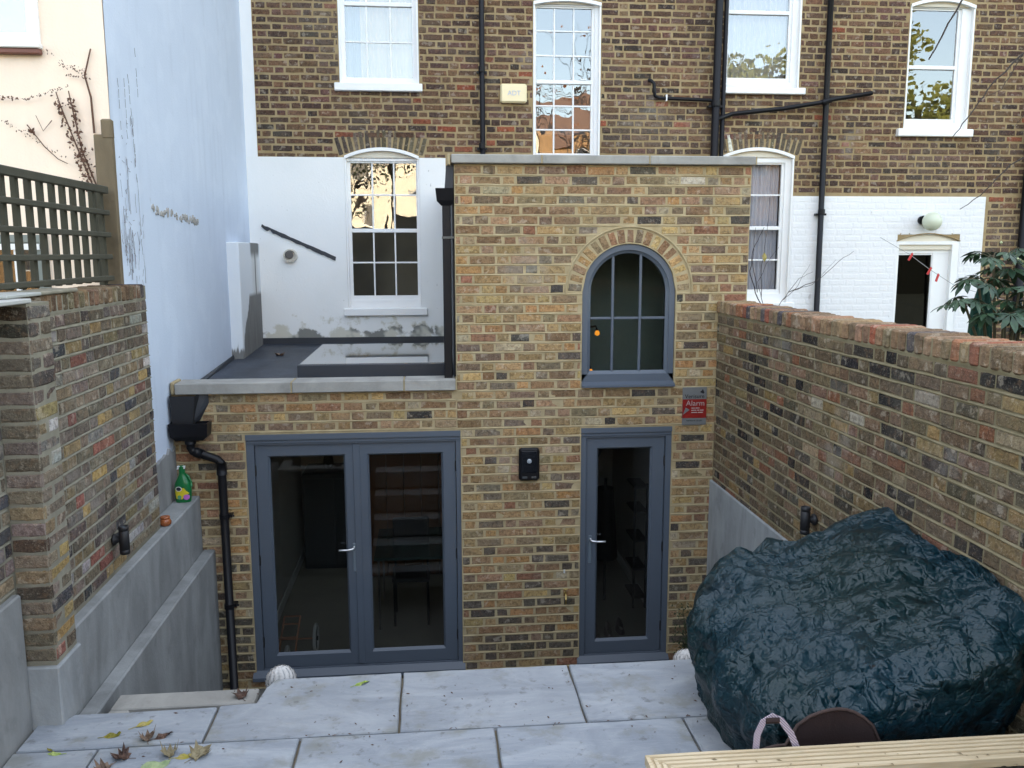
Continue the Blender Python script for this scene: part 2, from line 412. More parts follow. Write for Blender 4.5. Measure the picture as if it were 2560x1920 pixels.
def pier_mat():
    k = NT('pier_render'); p = k.pos(); sx = k.sep(p); n = k.noise(k.map(p,(7,7,2)), 2.2, 5, .6); m = k.noise(k.map(p,(9,9,1.2)), 3, 4); n3 = k.noise(p, 50, 3)
    c = k.mix(k.math('MULTIPLY', n, .5), (0.66,0.70,0.74), (0.80,0.80,0.77))
    dy = k.math('ABSOLUTE', k.math('SUBTRACT', sx[1], 2.86))                   # distance from the middle of the cement scar
    low = k.step(sx[2], 3.16, 3.10); top = k.step(sx[2], 3.50, 3.60)
    wide = k.math('MULTIPLY_ADD', k.step(sx[2], 3.15, 2.60), .38, .40)
    s1 = k.math('MULTIPLY', k.step(k.math('SUBTRACT', k.math('MULTIPLY_ADD', m, .16, dy), wide), .09, .05), low)
    s2 = k.step(k.math('MULTIPLY_ADD', m, .05, dy), .06, .04)
    s3 = k.math('MULTIPLY', k.step(k.math('MULTIPLY_ADD', m, .2, dy), .38, .28), top)
    s4 = k.step(k.math('MULTIPLY_ADD', m, .35, k.math('SUBTRACT', sx[2], 2.56)), .25, .19)
    s = k.math('MAXIMUM', k.math('MAXIMUM', s1, s2), k.math('MAXIMUM', s3, s4))
    edge = k.step(k.math('MULTIPLY_ADD', m, .3, dy), .42, .22)
    c = k.mix(k.math('MULTIPLY', edge, .35), c, (0.45,0.42,0.32))
    g = k.noise(k.map(p,(3,3,.6)), 5, 5)
    c = k.mix(s, c, k.mix(g, (0.11,0.11,0.105), (0.26,0.255,0.24)))
    return k.fin(c, .85, k.bump(n3, .3, .005), spec=.3)
PIERM = pier_mat()

def slab_mat():
    k = NT('grey_sandstone'); p = k.pos(); oi = k.n('ObjectInfo'); rv = oi.outputs['Random']
    cm = k.n('CombineXYZ'); k.l(k.math('MULTIPLY', rv, 30), cm.inputs[0]); k.l(k.math('MULTIPLY', rv, 17), cm.inputs[2])
    va = k.n('VectorMath'); va.operation = 'ADD'; k.l(p, va.inputs[0]); k.l(cm.outputs[0], va.inputs[1]); q = va.outputs[0]
    n1 = k.noise(k.map(q,(1,2.6,1)), 1.6, 6, .6, 1.2); n2 = k.noise(q, 16, 5, .62); n3 = k.noise(k.map(q,(1,1,1),(7,3,1)), 5, 5, .6); n4 = k.noise(q, 120, 3)
    c = k.mix(k.step(n1, .3, .72), (0.225,0.25,0.285), (0.36,0.385,0.415))
    w = k.noise(k.map(q,(1.2,5,1)), 1.3, 5, .55, 2.5); c = k.mix(k.math('MULTIPLY', k.step(k.math('ABSOLUTE', k.math('SUBTRACT', w, .5)), .03, .0), .10), c, (0.56,0.57,0.58))
    c = k.mix(k.math('MULTIPLY', k.step(n3, .50, .70), .55), c, (0.18,0.175,0.13))
    c = k.mix(k.math('MULTIPLY', k.step(n2, .58, .70), .55), c, (0.10,0.10,0.095))
    c = k.mix(k.math('MULTIPLY', rv, .22), c, (0.22,0.22,0.215))
    h = k.math('ADD', k.math('MULTIPLY', n1, 3), k.math('ADD', n2, k.math('MULTIPLY', n4, .4)))
    return k.fin(c, k.math('MULTIPLY_ADD', n3, .3, .5), k.bump(h, .35, .008), spec=.35)
SLAB = slab_mat()
def roof_mat():
    k = NT('grey_roof_membrane'); p = k.pos(); n1 = k.noise(p, 3, 5, .6); n2 = k.noise(p, 24, 5); n3 = k.noise(p, 160, 2)
    c = k.mix(k.step(n1, .35, .7), (0.018,0.024,0.036), (0.042,0.052,0.072)); c = k.mix(k.math('MULTIPLY', k.step(n2, .6, .75), .4), c, (0.20,0.20,0.20))
    return k.fin(c, .5, k.bump(k.math('ADD', n3, n2), .4, .004))
ROOF = roof_mat()
SOIL = m_plain('dark_soil', (0.035,0.026,0.018), .95, .5, 30, bump=1.0, bd=.02)
def wood_mat():
    k = NT('pale_treated_timber'); p = k.pos(); q = k.map(p,(1.2,22,22)); n = k.noise(q, 3, 5, .6, .8); n2 = k.noise(k.map(p,(3,40,40)), 5, 3); n3 = k.noise(p, 7, 5)
    c = k.mix(k.step(n, .3, .7), (0.46,0.36,0.22), (0.60,0.50,0.34)); c = k.mix(k.math('MULTIPLY', k.step(n3, .6, .75), .35), c, (0.33,0.30,0.19))
    return k.fin(c, .7, k.bump(n2, .3, .002))
WOOD = wood_mat()

def adopt(o, parent):          # o was built in world coordinates; keep it there under its (translated, turned) parent
    pm = Matrix.Translation(parent.location) @ Euler(parent.rotation_euler).to_matrix().to_4x4()
    o.parent = parent; o.matrix_parent_inverse = pm.inverted(); return o
def wobj(mb, name, mats, parent, **kw): return adopt(mb.obj(name, mats, None, **kw), parent)
def wbox(name, a, b, m, parent, c=0.0, **kw):
    mb = MB(); (mb.bbox(a, b, c) if c else mb.box(a, b)); return wobj(mb, name, m, parent, **kw)

# ------------------------------------------------------------------ ground, court, terrace
g = MB(); G = 1.24
for (x0,x1,y0,y1) in ((-300,-3.5,-400,300),(1.42,300,-400,300),(-3.5,1.42,-400,-5.2),(-3.5,1.42,3.2,300)): g.add([(x0,y0,G),(x1,y0,G),(x1,y1,G),(x0,y1,G)], [(0,1,2,3)])
o = g.obj('ground', m_plain('garden_earth', (0.07,0.075,0.045), .95, .4, 1.5, bump=.8, bd=.05)); o['kind'] = 'structure'
mb = MB(); mb.box((-3.5,-2.66,-.35),(1.42,0.0,-.10)); o = mb.obj('court_floor', CONCD); o['kind'] = 'structure'
mb = MB(); mb.box((-3.3,-5.2,-.3),(1.40,-2.92,1.306)); mb.box((-2.11,-2.92,-.3),(1.40,-2.67,1.306))
terr = mb.obj('terrace', m_mortar('jointing_compound', (0.15,0.125,0.09), (0.21,0.18,0.13), .5)); terr['kind'] = 'structure'
def slab(poly, top=1.33, th=.03, seed=0):
    r = random.Random(seed); n = len(poly); pts = []
    for i in range(n):                                   # subdivide edges: slightly uneven, riven outline
        a, b = Vector(poly[i]), Vector(poly[(i+1)%n]); L = (b-a).length; k = max(1, int(L/.11))
        nrm = Vector((-(b-a).y, (b-a).x)).normalized()
        for j in range(k):
            p = a+(b-a)*j/k
            if j: p = p+nrm*r.uniform(-.0028,.0028)
            pts.append(p)
    c = sum(pts, Vector((0,0)))/len(pts); v = []; m = len(pts)
    for z, s in ((top-th, 0), (top-.006, 0), (top, .006)):
        for p in pts: d = (c-p).normalized(); v.append((p.x+d.x*s, p.y+d.y*s, z+(r.uniform(-.001,.001) if s else 0)))
    f = [tuple(range(2*m, 3*m))]
    for q in range(2):
        for i in range(m): j = (i+1)%m; f.append((q*m+i, q*m+j, q*m+m+j, q*m+m+i))
    mb = MB(); mb.add(v, f); return mb.obj('paving_slab', SLAB, terr)
J = .006
rows = [(-3.235,-2.655,[(-1.438,-.534),(-.534,.36),(.36,1.12)]),
        (-3.84,-3.25,[(-3.18,-2.805),(-2.805,-1.895),(-1.895,-.98),(-.98,-.063),(-.063,.85),(.85,1.12)]),
        (-4.44,-3.855,[(-3.18,-2.35),(-2.35,-1.44),(-1.44,-.53),(-.53,.37),(.37,1.12)]),
        (-5.04,-4.455,[(-3.18,-2.8),(-2.8,-1.9),(-1.9,-.98),(-.98,0),(0,1.12)])]
sd_ = 0
for (y0,y1,xs) in rows:
    for (a,b) in xs: sd_ += 1; slab([(a+J,y0),(b-J,y0),(b-J,y1),(a+J,y1)], seed=sd_)
slab([(-2.339,-3.235),(-1.444,-3.235),(-1.444,-2.655),(-2.105,-2.662),(-2.142,-2.752),(-2.165,-2.905),(-2.339,-2.915)], seed=40)
slab([(-3.17,-3.235),(-2.351,-3.235),(-2.351,-2.925),(-3.03,-2.93),(-3.075,-3.0),(-3.17,-3.02)], seed=41)
wallc = MB(); wallc.box((-2.11,-2.67,-.2),(1.13,-2.655,1.298)); o = wallc.obj('terrace_facing', CONCD, terr)
# stone cap of the light well beside the terrace
mb = MB(); mb.bbox((-2.99,-2.605,1.13),(-2.24,-2.445,1.172),.006); wobj(mb, 'well_capping', COPE, terr)
mb = MB(); mb.bbox((-2.99,-2.9,1.13),(-2.885,-2.612,1.171),.006); wobj(mb, 'well_capping', COPE, terr)
mb = MB(); mb.box((-2.99,-2.62,-.1),(-2.24,-2.46,1.128)); mb.box((-2.99,-2.9,-.1),(-2.9,-2.62,1.128)); wobj(mb, 'well_wall', CONCD, terr)
mb = MB(); mb.bbox((-2.235,-2.62,1.02),(-2.0,-2.28,1.10),.006); wobj(mb, 'step', COPE, terr)
for i in range(5):
    mb = MB(); z = 1.33-.205*(i+1); mb.bbox((-1.9,-2.65+.0+.24*i,z-.18),(-.1,-2.65+.24*(i+1)+.02,z),.006); wobj(mb, 'step', CONC, terr)

# ------------------------------------------------------------------ extension
EXT = thing('rear_extension', 'yellow stock brick rear extension with grey doors, arched window and flat roof', 'extension', (-1.0,0,0))
OX = -1.0
DBL = (-2.775,-1.02,0.0,2.108); SGL = (0.0,0.786,0.0,2.105); AW = (-.002,.788,2.452,3.25); AR = .395; AC = .393
mb = MB()
rect_wall(-3.34, -1.048, -.1, 2.452, [(DBL[0],DBL[1],0.0,DBL[3])], 0.0, .26, mb)
opens = [(-1.048+0,-1.02,0.0,DBL[3]),(SGL[0],SGL[1],0.0,SGL[3]),(AW[0],AW[1],AW[2],3.66)]
rect_wall(-1.048, 1.40, -.1, 4.272, opens, 0.0, .26, mb)
arch_fill(mb, AC, AR, 3.25, 3.66, AR, 0.0, .26, 24)
ext_wall = wobj(mb, 'wall', MORT_E, EXT)
mb = MB(); mb.box((-3.34,.26,-.1),(-3.10,3.12,2.36)); mb.box((1.16,.26,-.1),(1.40,3.12,4.2)); mb.box((-1.048,.262,2.30),(-.90,3.12,4.25)); wobj(mb, 'side_wall', MORT_E, EXT)
mb = MB(); mb.box((-1.062,.15,2.38),(-1.049,3.14,4.262)); wobj(mb, 'side_cladding', LEADY, EXT)
mb = MB(); mb.box((-.90,.262,2.2),(1.16,3.12,2.30)); wobj(mb, 'upper_floor', m_plain('plaster_dark',(0.25,0.24,0.22)), EXT)
PAL_E = [(24,(0.353,0.236,0.111)),(15,(0.262,0.160,0.082)),(13,(0.328,0.204,0.116)),(9,(0.217,0.148,0.096)),(4,(0.111,0.089,0.069)),(3,(0.059,0.052,0.045)),(8,(0.394,0.221,0.092)),(7,(0.433,0.297,0.126)),
         (4,(0.295,0.143,0.082)),(5,(0.204,0.160,0.111)),(3,(0.433,0.351,0.228)),(7,(0.262,0.197,0.111))]
def ext_holes(a, b):
    h = []; m = (a+b)/2
    for o_ in (DBL, SGL, AW):
        if a < o_[3]+(.03 if o_ is AW else -.02) and b > o_[2]+.01: h.append((o_[0]-.006, o_[1]+.006))
    if b > 3.26 and a < 3.25+.53:
        z = max(0, max(a, 3.25)-3.25); R_ = .53; w = sqrt(max(0, R_*R_-z*z)); h.append((AC-w, AC+w))
    if m > 2.44: h.append((-9, -1.048))
    return h
r = random.Random(11)
bl = bond(-3.335, -1.05, -.1, 2.448, .0795, r, ext_holes, wild=.22, hz=.0665, J=.0105)
bl += bond(-1.046, 1.398, -.1, 4.27, .0795, r, ext_holes, wild=.22, hz=.0665, J=.0105)
ring = []
for i in range(19):
    a = radians(-90+180*(i+.5)/19); ring.append((AC+.458*sin(a), 3.25+.458*cos(a), .062, .112, a))
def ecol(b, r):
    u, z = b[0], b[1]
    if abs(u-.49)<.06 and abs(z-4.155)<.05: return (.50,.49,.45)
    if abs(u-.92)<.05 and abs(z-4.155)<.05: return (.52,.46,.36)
    if r.random() < (.55 if z < .55 else .25 if z < 1.1 else 0): return pick(r, [(1,(.13,.105,.078)),(1,(.10,.082,.062))])  # grey dirt at the foot; darker bricks above it paint in court shade
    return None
bl = [(b[0],)+tuple(b[1:]) for b in bl]
campos = (-1.26,-7.07,3.57)
def near(b): return hypot(b[0]-.15, (b[1]-1.9))-b[2]*2.0
sel = sorted(ring, key=near)+sorted(bl, key=lambda b: near(b)+ (5 if b[1] < .15 else 0))
sel = [(b[0]-OX,)+tuple(b[1:]) for b in sel]
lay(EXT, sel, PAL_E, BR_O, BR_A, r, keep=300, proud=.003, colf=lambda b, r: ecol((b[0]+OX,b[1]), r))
pointing(EXT, -3.33-OX, -1.052-OX, -.1, 2.448, .0795, lambda a,b: [(p-OX,q-OX) for p,q in ext_holes(a,b) if p > -8], MORT_E, 3)
pointing(EXT, -1.045-OX, 1.398-OX, -.1, 4.27, .0795, lambda a,b: [(p-OX,q-OX) for p,q in ext_holes(a,b) if p > -8], MORT_E, 4)
mb = MB(); mb.tube([(AC+.532*sin(radians(a)), -.004, 3.25+.532*cos(radians(a))) for a in range(-92,93,4)], .009, 6); wobj(mb, 'pointing_bead', MORT_E, EXT)
mb = MB(); mb.box((-1.03,-.012,-.10),(-.005,-.006,-.02)); 
# copings
def coping(xs, y0, y1, z0, z1, nm='coping_stone'):
    for (a,b) in xs:
        m = MB(); m.bbox((a+.005,y0,z0),(b-.005,y1,z1),.006); wobj(m, nm, COPE, EXT)
        m = MB(); m.box((b-.0045,y0+.003,z0+.003),(b+.0045,y1-.003,z1-.002)); wobj(m, 'mortar_joint', MORT_E, EXT)
coping([(-3.30,-2.382),(-2.382,-1.478),(-1.478,-1.052)], -.052, .20, 2.455, 2.545)
coping([(-1.075,-.348),(-.348,.531),(.531,1.42)], -.052, .24, 4.276, 4.345)
mb = MB(); mb.bbox((-1.10,-.05,4.262),(-1.078,.24,4.348),.006); wobj(mb, 'mortar_joint', MORT_E, EXT)
mb = MB(); mb.bbox((-3.335,-.03,2.45),(-3.302,.19,2.556),.01); wobj(mb, 'mortar_joint', MORT_E, EXT)
# roof
mb = MB(); NX, NY = 24, 30
def rf(u, v):
    x, y = -3.335+2.285*u, .19+2.94*v
    return (x, y, 2.415+.115*v+.006*mnoise.noise(Vector((x*3,y*3,0))))
SK = (-2.42,-1.09,.55,2.28)
mb.grid(rf, NX, NY)
mb.v = mb.v; mb.f = [q for q in mb.f if not all(SK[0] < mb.v[i][0] < SK[1] and SK[2] < mb.v[i][1] < SK[3] for i in q)]; mb.mi = [0]*len(mb.f)
for a_, b_ in (((-3.34,.19,2.25),(SK[0]+.05,3.14,2.40)),((SK[1]-.05,.19,2.25),(-1.05,3.14,2.401)),((SK[0]+.05,.19,2.25),(SK[1]-.05,SK[2]+.05,2.402)),((SK[0]+.05,SK[3]-.05,2.25),(SK[1]-.05,3.14,2.403))): mb.box(a_, b_)
wobj(mb, 'flat_roof', ROOF, EXT)
mb = MB(); mb.box((-3.33,3.125,2.45),(-1.06,3.147,2.60)); mb.add([(-3.318,.30,2.42),(-3.318,.34,2.45),(-3.300,.86,2.470),(-3.285,2.04,2.535),(-3.27,2.04,2.45),(-3.27,.30,2.41)],[(0,5,4,3,2,1)]); wobj(mb, 'roof_upstand', LEADY, EXT)
mb = MB(); mb.box((1.405,.3,4.20),(-.9,3.14,4.22)); wobj(mb, 'upper_roof', ROOF, EXT)
# skylight
mb = MB()
for a_, b_ in (((-2.42,.55,2.41),(-2.36,2.28,2.604)),((-1.15,.55,2.41),(-1.09,2.28,2.604)),((-2.42,.548,2.41),(-1.09,.61,2.605)),((-2.42,2.22,2.41),(-1.09,2.282,2.605))): mb.bbox(a_, b_, .005)
sk = wobj(mb, 'skylight', m_plain('anthracite_metal',(0.03,0.035,0.045),.4,.1), EXT)
mb = MB(); mb.box((-2.40,.57,2.606),(-1.11,2.26,2.611)); mb.obj('pane', m_glass('skylight_glass', tint=(.72,.76,.72), base=.30, gain=1.5), sk)

# grey joinery -------------------------------------------------------
def frame(mb, x0,x1,z0,z1, g0,g1,h0,h1, y0, y1): rect_wall(x0,x1,z0,z1,[(g0,g1,h0,h1)],y0,y1,mb)
def leaf(x0,x1,z0,z1, g, hinge_side, handle=None):
    mb = MB(); frame(mb, x0,x1,z0,z1, g[0],g[1],g[2],g[3], .035, .090)
    # bevelled glazing beads
    gx0,gx1,gz0,gz1 = g; b = .016; yb = .036
    for q in ([(gx0,yb,gz0),(gx1,yb,gz0),(gx1-b,.060,gz0+b*1.3),(gx0+b,.060,gz0+b*1.3)],[(gx1,yb,gz1),(gx0,yb,gz1),(gx0+b,.060,gz1-b),(gx1-b,.060,gz1-b)],
              [(gx0,yb,gz1),(gx0,yb,gz0),(gx0+b,.060,gz0+b*1.3),(gx0+b,.060,gz1-b)],[(gx1,yb,gz0),(gx1,yb,gz1),(gx1-b,.060,gz1-b),(gx1-b,.060,gz0+b*1.3)]): mb.add(q, [(0,1,2,3)])
    d = wobj(mb, 'door_leaf', GREY, EXT)
    m = MB(); m.box((gx0+b-.004,.064,gz0+b-.004),(gx1-b+.004,.072,gz1-b+.004)); m.obj('glass_pane', GLASS_DRK, d)
    hx = x0-.004 if hinge_side < 0 else x1+.004
    for z in (1.80,1.03,.30):
        m = MB(); m.tube([(hx,.026,z-.045),(hx,.026,z+.045)], .008, 8); m.box((hx-.011,.028,z-.038),(hx+.011,.036,z+.038)); m.obj('hinge', m_plain('hinge_metal',(0.10,0.10,0.10),.4,.1,9,1.0) if 'hinge_metal' not in bpy.data.materials else bpy.data.materials['hinge_metal'], d)
    if handle:
        hx, dr = handle; zc = 1.12
        m = MB(); m.bbox((hx-.016,.028,.90),(hx+.016,.036,1.15),.006); m.tube([(hx,.034,zc),(hx,-.015,zc)], .009, 8)
        m.obj('handle_plate', BLACKM if False else m_plain('plate_grey',(0.12,0.15,0.18),.35) if 'plate_grey' not in bpy.data.materials else bpy.data.materials['plate_grey'], d)
        m = MB(); m.tube([(hx,.0,zc+.004),(hx,-.018,zc+.002),(hx+dr*.010,-.026,zc-.004),(hx+dr*.05,-.028,zc-.010),(hx+dr*.125,-.024,zc-.012)], [.010,.010,.0105,.0095,.008], 10); m.obj('handle', STEEL, d, smooth=True)
    return d
mb = MB(); frame(mb, DBL[0],DBL[1],0,DBL[3], -2.713,-1.058,.062,2.018, .012, .10); mb.box((-2.775,-.004,2.062),(-1.02,.012,2.108)); mb.box((-2.773,.002,2.035),(-1.022,.0119,2.047)); wobj(mb, 'door_frame', GREY, EXT)
mb = MB(); mb.prism([(-.045,-.02),(-.045,.012),(.011,.055),(.011,-.02)], 'x', -2.80, -1.0); wobj(mb, 'door_sill', GREY, EXT)
leaf(-2.708,-1.889,.067,2.013, (-2.609,-1.978,.17,1.920), -1, (-1.925,-1))
leaf(-1.883,-1.063,.067,2.013, (-1.800,-1.166,.17,1.920), 1)
mb = MB(); mb.bbox((-1.915,.026,.07),(-1.86,.0345,2.010),.003); wobj(mb, 'meeting_stile', GREY, EXT)
mb = MB(); frame(mb, SGL[0],SGL[1],0,SGL[3], .047,.737,.062,2.018, .012, .10); mb.box((0,-.004,2.062),(.786,.012,2.105)); mb.box((.002,.002,2.035),(.784,.0119,2.047)); wobj(mb, 'door_frame', GREY, EXT)
mb = MB(); mb.prism([(-.045,-.02),(-.045,.012),(.011,.055),(.011,-.02)], 'x', -.02, .80); wobj(mb, 'door_sill', GREY, EXT)
leaf(.052,.732,.067,2.013, (.143,.628,.17,1.924), 1, (.092,1))
# arched window
def ring_pts(r, n=28): return [(AC+r*sin(radians(-90+180*i/n)), 3.25+r*cos(radians(-90+180*i/n))) for i in range(n+1)]
mb = MB()
def arch_band(mb, ro, ri, zb_o, zb_i, y0, y1, yi=None):
    po = [(AC-ro,zb_o)]+ring_pts(ro)+[(AC+ro,zb_o)]; pi_ = [(AC-ri,zb_i)]+ring_pts(ri)+[(AC+ri,zb_i)]; n = len(po); yi = y0 if yi is None else yi
    v = [(x,y0,z) for x,z in po]+[(x,yi,z) for x,z in pi_]+[(x,y1,z) for x,z in po]+[(x,y1,z) for x,z in pi_]
    f = []
    for i in range(n-1): f += [(i+1,i,n+i,n+i+1),(n+i+1,n+i,3*n+i,3*n+i+1),(i,i+1,2*n+i+1,2*n+i)]
    mb.add(v, f)
arch_band(mb, .392, .345, 2.50, 2.56, .018, .10); mb.box((AC-.392,.018,2.47),(AC+.392,.10,2.56))
aw = wobj(mb, 'arched_window', GREY, EXT)
mb = MB(); arch_band(mb, .345, .318, 2.56, 2.585, .030, .10, .046); mb.add([(AC-.345,.030,2.56),(AC+.345,.030,2.56),(AC+.318,.046,2.588),(AC-.318,.046,2.588)],[(0,1,2,3)]); mb.obj('glazing_bead', GREY, aw)
mb = MB(); mb.prism([(-.045,2.456),(-.045,2.474),(.02,2.498),(.02,2.456)], 'x', AC-.395, AC+.395); mb.obj('sill', GREY, aw)
for x in (.262,.496):
    mb = MB(); dx = x-AC; zt = 3.25+sqrt(.322**2-dx*dx); mb.bbox((x-.011,.040,2.575),(x+.011,.062,zt),.004); mb.obj('glazing_bar', GREY, aw)
for (a,b) in ((.075,.251),(.273,.485),(.507,.711)):
    mb = MB(); mb.bbox((a,.042,3.018),(b,.060,3.040),.004); mb.obj('glazing_bar', GREY, aw)
GL_A = m_glass('arch_glass', tint=(.72,.75,.73), base=.0, gain=.55)
for (a,b) in ((AC-.32,.262),(.262,.496),(.496,AC+.32)):
    for (zl,zh) in ((2.58,3.029),(3.029,None)):
        mb = MB()
        if zh: mb.box((a,.052,zl),(b,.056,zh))
        else:
            n = 8; xs = [a+(b-a)*i/n for i in range(n+1)]; top = [(x, 3.25+sqrt(max(0,.325**2-(x-AC)**2))) for x in xs]
            mb.prism([(a,zl),(b,zl)]+top[::-1], 'y', .052, .056)
        mb.obj('pane', GL_A, aw)
# ------------------------------------------------------------------ the terrace of houses
HY = 3.15
HA = thing('terraced_house', 'dark brown brick house with white render and three sash windows behind the extension', 'house', (-.6,HY,0))
HB = thing('terraced_house', 'dark brown brick house with white painted ground floor at the right', 'house', (4.4,HY,0))
XM = 2.15
# openings: x0,x1,z0,z1,rise
W1 = (-2.222,-1.335,5.455,7.15,.09); W2 = (-2.200,-1.352,2.935,4.650,.095); W3 = (-.037,.746,4.30,6.365,.045)
W4 = (2.222,3.115,5.478,7.15,.09); W5 = (4.440,5.250,5.030,6.440,.075); W6 = (2.222,3.105,2.965,4.690,.095); DN = (4.455,5.262,1.9,3.700,.095)
def holes_for(ws, extra=lambda a,b:[]):
    def h(a, b):
        out = []
        for w in ws:
            if a < w[3]+w[4]*.75 and b > w[2]+.01: out.append((w[0]-.005, w[1]+.005))
        return out+extra(a, b)
    return h
def house_wall(P, x0, x1, ws, z0=-.2, z1=9.2):
    mb = MB(); ops = [(w[0],w[1],w[2],w[3]+w[4]) for w in ws]
    rect_wall(x0, x1, z0, z1, ops, HY, HY+.22, mb)
    for w in ws: arch_fill(mb, (w[0]+w[1])/2, 0, w[3], w[3]+w[4], (w[1]-w[0])/2, HY, HY+.22, 12, rise=w[4])
    wobj(mb, 'wall', MORT_H, P)
    mb = MB(); mb.box((x0,HY+.22,z0),(x0+.02,HY+8,z1)); mb.box((x1-.02,HY+.22,z0),(x1,HY+8,z1)); mb.box((x0,HY+7.98,z0),(x1,HY+8,z1)); mb.box((x0,HY+2.2,z0),(x1,HY+2.25,z1)); mb.box((x0,HY+.22,4.95),(x1,HY+8,5.0))
    wobj(mb, 'inner_wall', m_plain('dim_plaster',(0.16,0.15,0.14)) if 'dim_plaster' not in bpy.data.materials else bpy.data.materials['dim_plaster'], P)
    mb = MB(); mb.prism([(HY-.25,z1),(HY+8.25,z1),(HY+4,z1+2.4)], 'x', x0, x1); wobj(mb, 'roof', m_plain('slate',(0.07,0.075,0.085)) if 'slate' not in bpy.data.materials else bpy.data.materials['slate'], P)
house_wall(HA, -3.285, XM, [W1,W2,W3])
house_wall(HB, XM, 8.6, [W4,W5,W6,DN])
PAL_H = [(26,(0.108,0.062,0.041)),(16,(0.141,0.080,0.045)),(14,(0.079,0.048,0.037)),(9,(0.170,0.093,0.054)),(6,(0.051,0.036,0.029)),(7,(0.136,0.069,0.054)),(4,(0.192,0.116,0.066)),(1.2,(0.272,0.080,0.041))]
PAL_V = [(10,(.13,.105,.07)),(6,(.10,.08,.055)),(3,(.07,.055,.045)),(2,(.18,.15,.11))]
ARCHES = [(W2, 16, .21), (W6, 16, .21)]
def voussoirs(w, n, ln):
    cx = (w[0]+w[1])/2; hw = (w[1]-w[0])/2+.05; out = []
    for i in range(n):
        t = (i+.5)/n*2-1; x = t*hw; a = t*radians(17); zb = w[3]+w[4]*(1-(x/hw)**2)
        out.append((cx+x+sin(a)*ln*.55, zb+ln/2+.005, (.051), ln-.010, a))
    return out
def arch_hole(w, ln):
    k_ = lambda z: (w[1]-w[0])/2+.052+max(0, z-w[3])*.36
    return lambda a, b: [((w[0]+w[1])/2-k_((a+b)/2), (w[0]+w[1])/2+k_((a+b)/2))] if (b > w[3]+.01 and a < w[3]+w[4]*.35+ln-.06) else []
def hcol(b, r):
    x, z = b[0], b[1]
    if len(b) > 4: return pick(r, [(1,(.62,.60,.56)),(2,(.13,.10,.07))]) if (2.3 < x < 2.55) else pick(r, PAL_V)
    for (bx,bz) in ((-.55,4.83),(.80,4.93),(1.49,5.42),(-2.27,5.60)):
        if abs(x-bx) < .08 and abs(z-bz) < .04: return (.30,.10,.055)
    n = mnoise.noise(Vector((x*.7, z*.9, 3)))
    c = pick(r, PAL_H)
    if n > .12: k = min(1, (n-.12)*3); c = tuple(c[i]*(1-k*.45)+k*.45*(.17,.15,.12)[i] for i in range(3))
    return c
r = random.Random(23)
ba = bond(-3.155, XM, 4.655, 6.85, .0765, r, holes_for([W1,W2,W3], arch_hole(W2,.21)), wild=.06, hz=.0605, J=.0125, S=.21)
ba = [b for b in ba if b[1] > 0]
ba = voussoirs(W2,16,.21)+sorted(ba, key=lambda b: abs(b[0]+.55)*.6+abs(b[1]-5.3)-b[2]*1.5)
lay(HA, [(b[0]+.6,)+tuple(b[1:]) for b in ba], PAL_H, BR_O, BR_A, r, keep=300, colf=lambda b, r: hcol((b[0]-.6,)+tuple(b[1:]), r), proud=.0045)
bb = bond(XM+.004, 8.58, 4.245, 6.95, .0765, r, holes_for([W4,W5,W6], arch_hole(W6,.21)), wild=.06, hz=.0605, J=.0125, S=.21)
bb += bond(5.60, 8.58, 1.3, 4.245, .0765, r, lambda a,b:[], wild=.06, hz=.0595, J=.012)
bb = voussoirs(W6,16,.21)+sorted(bb, key=lambda b: abs(b[0]-4.0)*.6+abs(b[1]-5.0)-b[2]*1.5)
lay(HB, [(b[0]-4.4,)+tuple(b[1:]) for b in bb], PAL_H, BR_O, BR_A, r, keep=300, colf=lambda b, r: hcol((b[0]+4.4,)+tuple(b[1:]), r), proud=.0045)
# painted areas
mb = MB(); rect_wall(-3.285, -1.05, 2.3, 4.648, [(W2[0],W2[1],W2[2],9)], HY-.014, HY, mb); wobj(mb, 'white_render', WHITEW, HA)
mb = MB(); mb.box((-3.287,HY-.015,4.648),(-3.157,HY,7.4)); wobj(mb, 'white_render_strip', WHITE, HA)
def painted():
    k = NT('white_masonry_paint'); p = k.pos(); n = k.noise(p, 2.4, 5, .6); n2 = k.noise(p, 40, 4); n3 = k.noise(k.map(p,(1,1,.4)), 12, 4)
    c = k.mix(k.math('MULTIPLY', k.step(n, .5, .8), .35), (0.76,0.76,0.76), (0.64,0.64,0.65)); c = k.mix(k.math('MULTIPLY', k.step(n3, .70, .76), .5), c, (0.35,0.32,0.30))
    return k.fin(c, .7, k.bump(n2, .5, .006), spec=.3)
PAINT = painted()
r = random.Random(5); mb = MB()
rect_wall(3.105, 5.56, 1.3, 4.238, [(DN[0],DN[1],0,3.8)], HY-.006, HY, mb)
for b in bond(3.11, 5.555, 2.3, 4.235, .0765, r, holes_for([DN]), wild=.06, hz=.068, J=.006):
    v, f = brick_verts(b[2], b[3], .02, r, .009, .002); mb.add([(x+b[0], y+HY-.0078, z+b[1]) for x,y,z in v], f)
wobj(mb, 'painted_brickwork', PAINT, HB, kind='stuff')
mb = MB(); mb.box((XM+.001,HY-.008,1.3),(W6[0]-.002,HY-.001,4.64)); mb.box((W6[0]-.05,HY-.008,1.3),(W6[1]+.02,HY-.0005,2.90)); wobj(mb, 'white_render', PAINT, HB)

